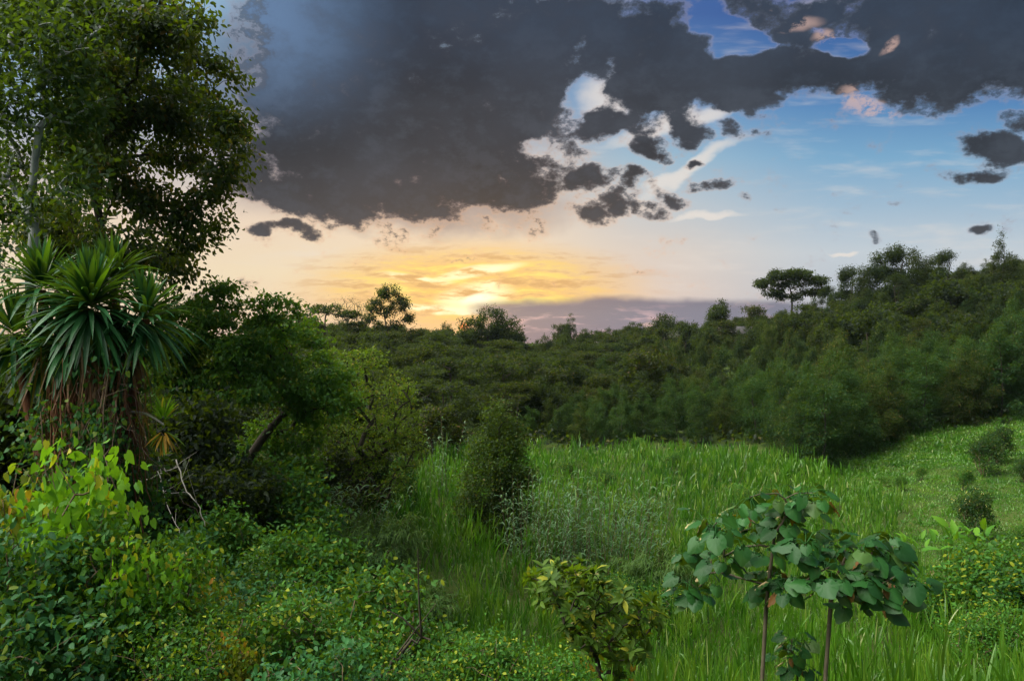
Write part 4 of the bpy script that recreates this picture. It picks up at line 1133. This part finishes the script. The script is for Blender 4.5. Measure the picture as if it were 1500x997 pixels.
    c2 = loc(240, 622, -.1); b2 = np.array([.1, .1, .1]); kn = loc(190, 603, 0)
    t_ = np.linspace(0, 1, 16)[:, None]
    path = np.concatenate([(1-t_)*b2+t_*kn + np.sin(t_*3.1)*np.array([.06, 0, 0]), (1-t_[1:])*kn + t_[1:]*c2 + np.sin(t_[1:]*3.14)*np.array([0, 0, .05])])
    V, Fs = tube(path, np.linspace(.022, .013, len(path)), 6); T = Soup(); T.add(V, Fs); T.build('stem', [M['twig_grey']], r2, smooth=True)
    S = Soup(); rosette(S, c2, 26, .30, .035, rg, 0, 0, 80, .3); S.build('green_leaves', [M['l_lime']], r2)
    S = Soup(); rosette(S, c2-[0, 0, .03], 34, .24, .036, rg, 0, -85, -30, .2); S.build('dying_leaves', [M['l_dracyel']], r2)
sword_plant()

# ---- orange hanging leaves and sundry small things ----------------------------
def sundries():
    rg = np.random.default_rng(71)
    # pale fallen twigs above the hollow
    def twig(pts, r, name, label, mat='twig_grey', cat='branch', side=3, sub=4):
        P3 = np.array([[(p[0]-750)/F*p[2], p[2], CAMZ+(HOR-p[1])/F*p[2]] for p in pts])
        tt = np.linspace(0, len(P3)-1, 14); P_ = np.stack([np.interp(tt, range(len(P3)), P3[:, i]) for i in range(3)], 1)
        P_ += rg.normal(0, r*.8, P_.shape)
        T = Soup(); V, Fs = tube(P_, np.linspace(r, r*.4, 14), 6); T.add(V, Fs)
        for i in range(sub):
            j = rg.integers(3, 13); d = rg.normal(0, 1, 3)*.35; d[2] = abs(d[2])
            V, Fs = tube(np.array([P_[j], P_[j]+d*.5+rg.normal(0, .03, 3), P_[j]+d*rg.uniform(.8, 1.5)]), [r*.4, r*.3, r*.12], 4); T.add(V, Fs)
        o = T.build(name, [M[mat]], smooth=True); tag(o, label, cat); return o
    twig([(195,708,12.5), (222,700,12.5), (262,682,12.8)], .016, 'fallen_twig', 'pale dead twig sloping up to the right above the dark hollow')
    twig([(258,672,12.8), (270,715,12.6), (292,740,12.4), (300,770,12.3)], .012, 'fallen_twig', 'thin pale dead twig hanging down into the dark hollow')
    twig([(232,690,12.9), (245,740,12.6), (268,790,12.2)], .009, 'fallen_twig', 'thinnest pale dead twig drooping along the left of the hollow')
    twig([(536,1012,7.7), (572,972,7.8), (628,928,7.9)], .03, 'dead_branch', 'thick dark dead branch poking out of the shrubs at the bottom', 'bark_dark', sub=5)
    # thin sapling on the left bank
    root = make_tree('slender_sapling', 601, 1.5, [(0, 0, 1.45, .22, .22, .2, 1), (.1, 0, 1.15, .14, .14, .12, .5)], 26, 16, .06, .07, OVAL, 'l_bush', bark='twig_grey', rmax=.012, rtip=.002, trunk_top=1.3)
    x, y, z = at(378, 11.5); stand(root, 378, 11.5, 'slender pale-stemmed sapling with a tuft of leaves on the left bank', dz=.4, sc=1.0)
    # orange dying leaves hanging in the lime shrub
    n = 46
    cs = np.array([((px-750)/F*7.9, 7.9, CAMZ+(HOR-py)/F*7.9) for px, py in ((132, 875), (128, 860), (150, 872), (165, 888), (156, 897), (138, 885), (96, 862))])
    p_ = np.repeat(cs, 7, 0)+rg.normal(0, .03, (len(cs)*7, 3))
    V, Fs = place(HEART, p_, rg.normal(0, .4, p_.shape)+[0, 0, -1], rg.normal(0, .6, p_.shape)+[0, -1, .2], rg.uniform(.07, .12, len(p_)))
    S = Soup(); S.add(V, Fs); lime = [o for o in COL.objects if 'bright lime' in o.get('label', '')][0]
    o = S.build('dead_leaves', [M['l_orange']]); o.parent = lime; o.matrix_parent_inverse = (lime.matrix_basis).inverted(); 
    # pink seed heads
    for o in list(COL.objects):
        if 'pink seed heads' in o.get('label', ''): blossoms(o, 5, 60, .8, 1.2, 1.75, .035, 'flower_pink', 'seed_heads')
        if 'bush with pale flowers' in o.get('label', ''): blossoms(o, 6, 22, 1.3, 2.2, 3.3, .09, 'flower_pink', 'flowers')
sundries()

# ---- tall reeds ---------------------------------------------------------------
def reeds(px, Y, n, R0, H, label, lean=(0, 0), seed=1, ln=.5):
    rg = np.random.default_rng(seed)
    x, y, z = at(px, Y); root = empty('reed_clump', (x, y, z)); tag(root, label, 'reeds')
    St = Soup(); Lf = Soup(); P_ = []; D_ = []
    for i in range(n):
        a = rg.uniform(0, 6.28); r = R0*math.sqrt(rg.uniform(0, 1)); h = H*rg.uniform(.6, 1.08)
        b = np.array([r*math.cos(a), r*math.sin(a), -.05]); l = np.array([lean[0]+rg.normal(0, .10)+b[0]*.12, lean[1]+rg.normal(0, .08), 1])*h
        t_ = np.linspace(0, 1, 7)[:, None]; pth = b + l*t_ + np.array([lean[0]*h*.35, 0, -abs(lean[0])*h*.2])*t_**2
        V, Fs = tube(pth, np.linspace(.011, .004, 7), 4); St.add(V, Fs)
        m_ = 15
        for q in range(m_):
            f = .25+.75*q/m_; p_ = pth[0]*(1-f)+pth[-1]*f; p_ = np.array([np.interp(f, t_[:, 0], pth[:, c]) for c in range(3)])
            aa = (q % 2)*math.pi + rg.normal(0, .6) + i
            P_.append(p_); D_.append((math.cos(aa)*.8, math.sin(aa)*.5, .75))
    P_ = np.array(P_); D_ = nrm(np.array(D_))
    V, Fs = blades(P_, D_, rg.uniform(.6, 1.2, len(P_))*ln, rg.uniform(.6, 1.2, len(P_))*.05, rg.uniform(.6, 1.3, len(P_)), 4, rg); Lf.add(V, Fs)
    St.build('stems', [M['stem_brown']], root); Lf.build('leaves', [M['l_reed']], root)
    return root
reeds(800, 29, 46, 1.3, 4.3, 'tall reeds with pale bent leaves, leftmost of the three clumps right of the lone tree', (.02, 0), 1)
reeds(855, 28.5, 40, 1.2, 3.9, 'tall reeds with pale bent leaves, middle of the three clumps right of the lone tree', (0, 0), 2)
reeds(912, 28, 46, 1.2, 4.4, 'tall reeds with pale bent leaves, rightmost of the three clumps right of the lone tree', (.05, 0), 3)
reeds(462, 25, 12, .5, 2.9, 'leaning pale-leaved reeds below the round-crowned tree, left clump', (.28, 0), 4)
reeds(512, 25, 12, .5, 3.1, 'leaning pale-leaved reeds below the round-crowned tree, right clump', (.30, 0), 5)
reeds(432, 22, 12, .5, 2.6, 'short leaning reeds with pale leaves at the edge of the left bank', (.22, 0), 6)
reeds(560, 21, 8, .4, 2.6, 'few pale-leaved reeds arching over the feathery clump', (-.3, 0), 7)
reeds(645, 38, 10, .5, 4.4, 'few pale reeds beside the left edge of the lone tree', (0, 0), 8)

# ---- feathery dark clumps ------------------------------------------------------
def feather(px, Y, n, H, spread, label, seed):
    rg = np.random.default_rng(seed)
    x, y, z = at(px, Y); root = empty('feathery_clump', (x, y, z-.1)); tag(root, label, 'bamboo')
    St = Soup(); Lf = Soup(); PP = []; DD = []
    for i in range(n):
        a = rg.uniform(0, 6.28); o_ = rg.uniform(.15, 1)*spread; h = H*rg.uniform(.6, 1.05)
        t_ = np.linspace(0, 1, 14)
        pth = np.stack([math.cos(a)*(.15+o_*t_**1.6), math.sin(a)*(.15+o_*t_**1.6), h*(1.35*t_-.5*t_**2.5)], 1)
        V, Fs = tube(pth, np.linspace(.014, .003, 14), 4); St.add(V, Fs)
        k_ = 150; f = rg.uniform(.3, 1, k_)
        p_ = np.stack([np.interp(f, t_, pth[:, c]) for c in range(3)], 1)+rg.normal(0, .07, (k_, 3)); PP.append(p_)
        DD.append(np.array([math.cos(a)*.5, math.sin(a)*.5, -.2])+rg.normal(0, .6, (k_, 3)))
    PP = np.concatenate(PP); DD = nrm(np.concatenate(DD))
    V, Fs = blades(PP, DD, rg.uniform(.14, .3, len(PP)), np.full(len(PP), .026), rg.uniform(.2, .8, len(PP)), 2, rg); Lf.add(V, Fs)
    St.build('stems', [M['stem_brown']], root); Lf.build('leaves', [M['l_bamboo']], root)
feather(520, 20, 110, 2.9, 1.5, 'dark feathery bamboo-like clump in the middle of the left half, largest of its kind', 81)
feather(590, 19.5, 80, 2.3, 1.3, 'dark feathery clump at the right of the largest one, over the dark hollow', 82)
feather(474, 19.5, 80, 2.3, 1.3, 'dark feathery clump at the left of the largest one', 83)
feather(560, 24, 80, 2.8, 1.4, 'lighter feathery clump behind the largest one by the grass', 84)
feather(965, 26, 70, 2.4, 1.6, 'low feathery tuft right of the tall reeds', 85)

# ---- whorled shrub in the centre foreground ------------------------------------
def whorled():
    rg = np.random.default_rng(91)
    Y = 8.9; px0 = 885; z0 = hz((px0-750)/F*Y, Y)
    root = empty('whorled_shrub'); 
    spec = [(815,835), (838,828), (800,850), (785,868), (790,845), (850,850), (868,838), (880,858), (905,868), (925,880), (948,880), (955,900), (930,910), (900,890), (870,880), (840,875), (820,890), (850,905), (880,915), (910,930), (940,930), (860,930), (830,915), (895,950), (925,955), (870,960), (812,868), (965,915), (845,945), (905,975)]
    tips = []; 
    for (px, py) in spec:
        for j in range(4):
            yy = rg.uniform(-.45, .45); Yl = Y+yy
            tips.append([(px+rg.normal(0, 8)-750)/F*Yl-(px0-750)/F*Y, yy, CAMZ+(HOR-py-rg.normal(0, 8))/F*Yl-z0])
    tips = np.array(tips)
    tr = np.array([[0, 0, -.1], [.02, 0, .4], [0, .02, .8], [-.03, 0, 1.1], [-.05, 0, 1.3]])
    ch, dr = grow(rg, tr, tips, .006, .42, .15, 0, .035, .06)
    S = Soup(); branches_mesh(S, ch, 5); S.build('trunk', [M['bark_dark']], root, smooth=True)
    # a whorl of leaves radiating from every tip
    P_ = []; D_ = []; U_ = []
    for c, d in zip(tips, dr):
        d = nrm(d+np.array([0, 0, .6])); a_ = nrm(np.cross(d, [1, .2, .1])); b_ = np.cross(d, a_)
        m_ = rg.integers(11, 16)
        for q in range(m_):
            a = q*2.4+rg.normal(0, .2); e = rg.uniform(-.25, .8)
            D_.append((math.cos(a)*a_+math.sin(a)*b_)*math.cos(e)+d*math.sin(e)); P_.append(c+rg.normal(0, .012, 3)-d*.03*(q/m_)); U_.append(d)
    P_, D_, U_ = np.array(P_), np.array(D_), np.array(U_)
    V, Fs = place(leaf_oval(.36, .05, .16), P_, D_, U_+rg.normal(0, .15, U_.shape), rg.uniform(.10, .17, len(P_)))
    C = Soup(); C.add(V, Fs); C.build('crown', [M['l_whorl']], root)
    stand(root, px0, Y, 'shrub with whorls of long pointed yellow green leaves at the bottom centre', 'shrub')
    cs = np.array([((px-px0)/F*Y, -.4, CAMZ+(HOR-py)/F*Y-z0) for px, py in ((848, 940), (858, 948), (870, 960), (918, 955), (917, 968), (850, 975), (905, 985), (860, 990))])
    p_ = np.repeat(cs, 3, 0)+rg.normal(0, .02, (len(cs)*3, 3))
    V, Fs = place(OVAL, p_, rg.normal(0, .4, p_.shape)+[0, 0, -1], rg.normal(0, .6, p_.shape)+[0, -1, .2], rg.uniform(.06, .11, len(p_)))
    S = Soup(); S.add(V, Fs); S.build('dying_leaves', [M['l_dracyel']], root)
whorled()

# ---- plants with big round leaves ----------------------------------------------
M['sapstem'] = plain_mat('sapling_stem', (.06,.05,.035), (.15,.12,.08), 12, .8, (1,1,.3))
def round_leaved(name, px0, Y, stem, clusters, label, seed, lsz=.20):
    rg = np.random.default_rng(seed)
    x0, _, z0 = at(px0, Y); root = empty(name, (x0, Y, z0)); tag(root, label, 'sapling')
    loc = lambda px, py, dy=0: np.array([(px-750)/F*(Y+dy)-x0, dy, CAMZ+(HOR-py)/F*(Y+dy)-z0])
    tr = np.array([[0, 0, -.1]]+[loc(*p_) for p_ in stem])
    tt = np.linspace(0, len(tr)-1, 10); tr = np.stack([np.interp(tt, range(len(tr)), tr[:, i]) for i in range(3)], 1)
    tips = []; per = []
    for (px, py, n) in clusters:
        tips.append(loc(px, py, rg.uniform(-.45, .45))); per.append(n)
    tips = np.array(tips)
    ch, dr = grow(rg, tr, tips, .006, .4, .18, -.02, .021, .07)
    S = Soup(); branches_mesh(S, ch, 7); S.build('stem', [M['sapstem']], root, smooth=True)
    P_ = []; D_ = []; U_ = []; Ls = []; T = Soup()
    for c, n, d in zip(tips, per, dr):
        for q in range(int(n*1.3)):
            a = q*2.39996+rg.uniform(0, .5); rr = rg.uniform(.05, .17); 
            o_ = np.array([math.cos(a)*rr, math.sin(a)*rr, rg.uniform(-.10, .09)])
            p_ = c+o_
            V, Fs = tube(np.array([c-d*.05, c+o_*.5+[0, 0, .02], p_]), [.004, .003, .003], 4); T.add(V, Fs)
            dd = np.array([math.cos(a), math.sin(a), 0])*.7 + np.array([0, 0, -.5])+rg.normal(0, .28, 3)
            P_.append(p_); D_.append(dd); U_.append(np.array([math.cos(a)*.8, math.sin(a)*.8-.25, .75])+rg.normal(0, .25, 3)); Ls.append(lsz*rg.uniform(.5, 1.1))
    o = T.build('leaf_stalks', [M['l_vine']], root); o['kind'] = 'stuff'
    P_, D_, U_, Ls = map(np.array, (P_, D_, U_, Ls))
    dead = (rg.random(len(P_)) < .045)
    V, Fs = place(leaf_round(), P_[~dead], D_[~dead], U_[~dead], Ls[~dead]); C = Soup(); C.add(V, Fs); C.build('leaves', [M['l_broad']], root, smooth=True)
    if not dead.any(): return
    V, Fs = place(leaf_round(.7), P_[dead]-[0, 0, .05], D_[dead]+[0, 0, -.6], U_[dead], Ls[dead]*.8); C = Soup(); C.add(V, Fs); C.build('dead_leaves', [M['l_broaddead']], root)
round_leaved('round_leaved_sapling', 1118, 8.0, [(1116, 1000), (1120, 930), (1124, 868), (1130, 820), (1135, 780)],
    [(1005,850,8), (1022,862,7), (1040,838,6), (1012,815,7), (1040,792,9), (1060,815,8), (1050,765,7), (1030,760,5), (1085,750,8), (1098,728,7), (1110,770,8), (1140,722,8), (1165,735,8), (1150,758,8), (1190,722,8), (1198,735,7),
     (1130,800,6), (1135,838,9), (1118,855,8), (1148,862,8), (1075,785,6), (1095,800,5), (1165,780,7)], 'left one of two slender saplings with big round blue green leaves', 701)
round_leaved('round_leaved_sapling', 1210, 7.8, [(1208, 1000), (1213, 940), (1217, 880), (1222, 850)],
    [(1180,790,8), (1175,815,7), (1205,800,7), (1230,785,8), (1240,810,8), (1215,830,7), (1262,800,7), (1285,800,8), (1305,795,7), (1270,825,9), (1300,830,8), (1320,840,8), (1336,858,7), (1290,855,9), (1260,850,8),
     (1310,870,7), (1285,880,6), (1235,850,7), (1200,855,7), (1180,850,6), (1250,875,5), (1310,812,6)], 'right one of two slender saplings with big round blue green leaves', 702)
round_leaved('round_leaved_seedling', 1172, 8.3, [(1168, 985), (1166, 960)], [(1160,935,7), (1175,945,6), (1160,965,7), (1150,950,4), (1172,975,6)], 'small seedling with round leaves low between the two slender saplings', 703, .17)

# ---- broad bright leaves at the foot of the lawn ---------------------------------
def broad_clump(px, Y, label, seed, n=16, L=.5):
    rg = np.random.default_rng(seed)
    x, y, z = at(px, Y); root = empty('broad_leaved_clump', (x, y, z+2.1)); tag(root, label, 'plant')
    az = rg.uniform(0, 6.28, n); e = rg.uniform(.5, 1.4, n)
    d = np.stack([np.cos(az)*np.cos(e), np.sin(az)*np.cos(e), np.sin(e)], 1)
    P_ = d*rg.uniform(.2, .6, n)[:, None] + rg.normal(0, .22, (n, 3))*[1, 1, .2]
    T = Soup()
    for p_ in P_:
        V, Fs = tube(np.array([[p_[0]*.3, p_[1]*.3, -2.2], p_*.6, p_]), [.014, .010, .006], 5); T.add(V, Fs)
    T.build('stalks', [M['l_lime']], root)
    V, Fs = place(leaf_oval(.38, .06, .25), P_, d+rg.normal(0, .25, d.shape), rg.normal(0, .4, d.shape)+[0, -.5, 1], L*rg.uniform(.6, 1.1, n)); C = Soup(); C.add(V, Fs); C.build('leaves', [M['l_lime']], root)
broad_clump(1345, 22.5, 'bright broad-leaved clump at the foot of the lawn, leftmost of three', 801)
broad_clump(1390, 23.5, 'bright broad-leaved clump at the foot of the lawn, middle of three', 802, 14)
broad_clump(1436, 23, 'bright broad-leaved clump at the foot of the lawn, rightmost of three', 803, 12)

# ---- huts half hidden on the hillside --------------------------------------------
M['tin'] = plain_mat('rusted_tin', (.05,.045,.045), (.11,.10,.10), 1.5, .6, (6,1,1))
M['mudwall'] = plain_mat('mud_wall', (.14,.09,.06), (.22,.15,.10), 2)
def hut(px, Y, w, d, label, rz, dz):
    x, y, z = at(px, Y); root = empty('hillside_hut', (x, y, z+dz), rz); tag(root, label, 'hut')
    h = 2.4; v = [(-w/2,-d/2,0), (w/2,-d/2,0), (w/2,d/2,0), (-w/2,d/2,0), (-w/2,-d/2,h), (w/2,-d/2,h), (w/2,d/2,h), (-w/2,d/2,h), (-w/2,0,h+1.1), (w/2,0,h+1.1)]
    link_mesh('wall', v, [np.array([(0,1,5,4), (1,2,6,5), (2,3,7,6), (3,0,4,7)]), np.array([(4,8,7), (5,6,9)])], [M['mudwall']], parent=root)
    e = .4; t2 = .06
    v = []
    for zo in (0, t2): v += [(-w/2-e,-d/2-e,h-.30+zo+.02), (w/2+e,-d/2-e,h-.30+zo+.02), (w/2+e,0,h+1.15+zo), (-w/2-e,0,h+1.15+zo), (w/2+e,d/2+e,h-.30+zo+.02), (-w/2-e,d/2+e,h-.30+zo+.02)]
    link_mesh('roof', v, [np.array([(6,7,8,9), (9,8,10,11), (3,2,1,0), (5,4,2,3), (0,1,7,6), (4,5,11,10), (1,2,8,7), (2,4,10,8), (3,0,6,9), (5,3,9,11)])], [M['tin']], parent=root)
hut(1076, 150, 6, 4.5, 'grey tin roof of a low hut on the hillside below the umbrella tree', .1, .6)
hut(997, 165, 7, 4.5, 'longer tin-roofed hut on the hillside below the boxy dark tree', -.1, .6)

# ------------------------------------------------------------------ evening air
hm = bpy.data.materials.new('haze'); hm.use_nodes = True; hn = NT(hm.node_tree); hn.n.clear()
ho = hn.n.new('ShaderNodeOutputMaterial'); pv = hn.n.new('ShaderNodeVolumePrincipled')
pv.inputs['Color'].default_value = (.62, .76, 1.0, 1); pv.inputs['Density'].default_value = 0.00006
hn.l.new(pv.outputs[0], ho.inputs['Volume'])
hx0, hx1, hy0, hy1, hz0, hz1 = -1160, 1160, -70, 1260, -2.5, 56
hv = [(x, y, z) for z in (hz0, hz1) for y in (hy0, hy1) for x in (hx0, hx1)]
haze = link_mesh('haze', hv, [np.array([(0,2,3,1), (4,5,7,6), (0,1,5,4), (2,6,7,3), (0,4,6,2), (1,3,7,5)])], [hm])
tag(haze, kind='stuff')

# prototypes that were never placed are removed
for o in list(COL.objects):
    if o.type == 'EMPTY' and o.parent is None and 'label' not in o:
        for c in list(o.children): bpy.data.objects.remove(c, do_unlink=True)
        bpy.data.objects.remove(o, do_unlink=True)
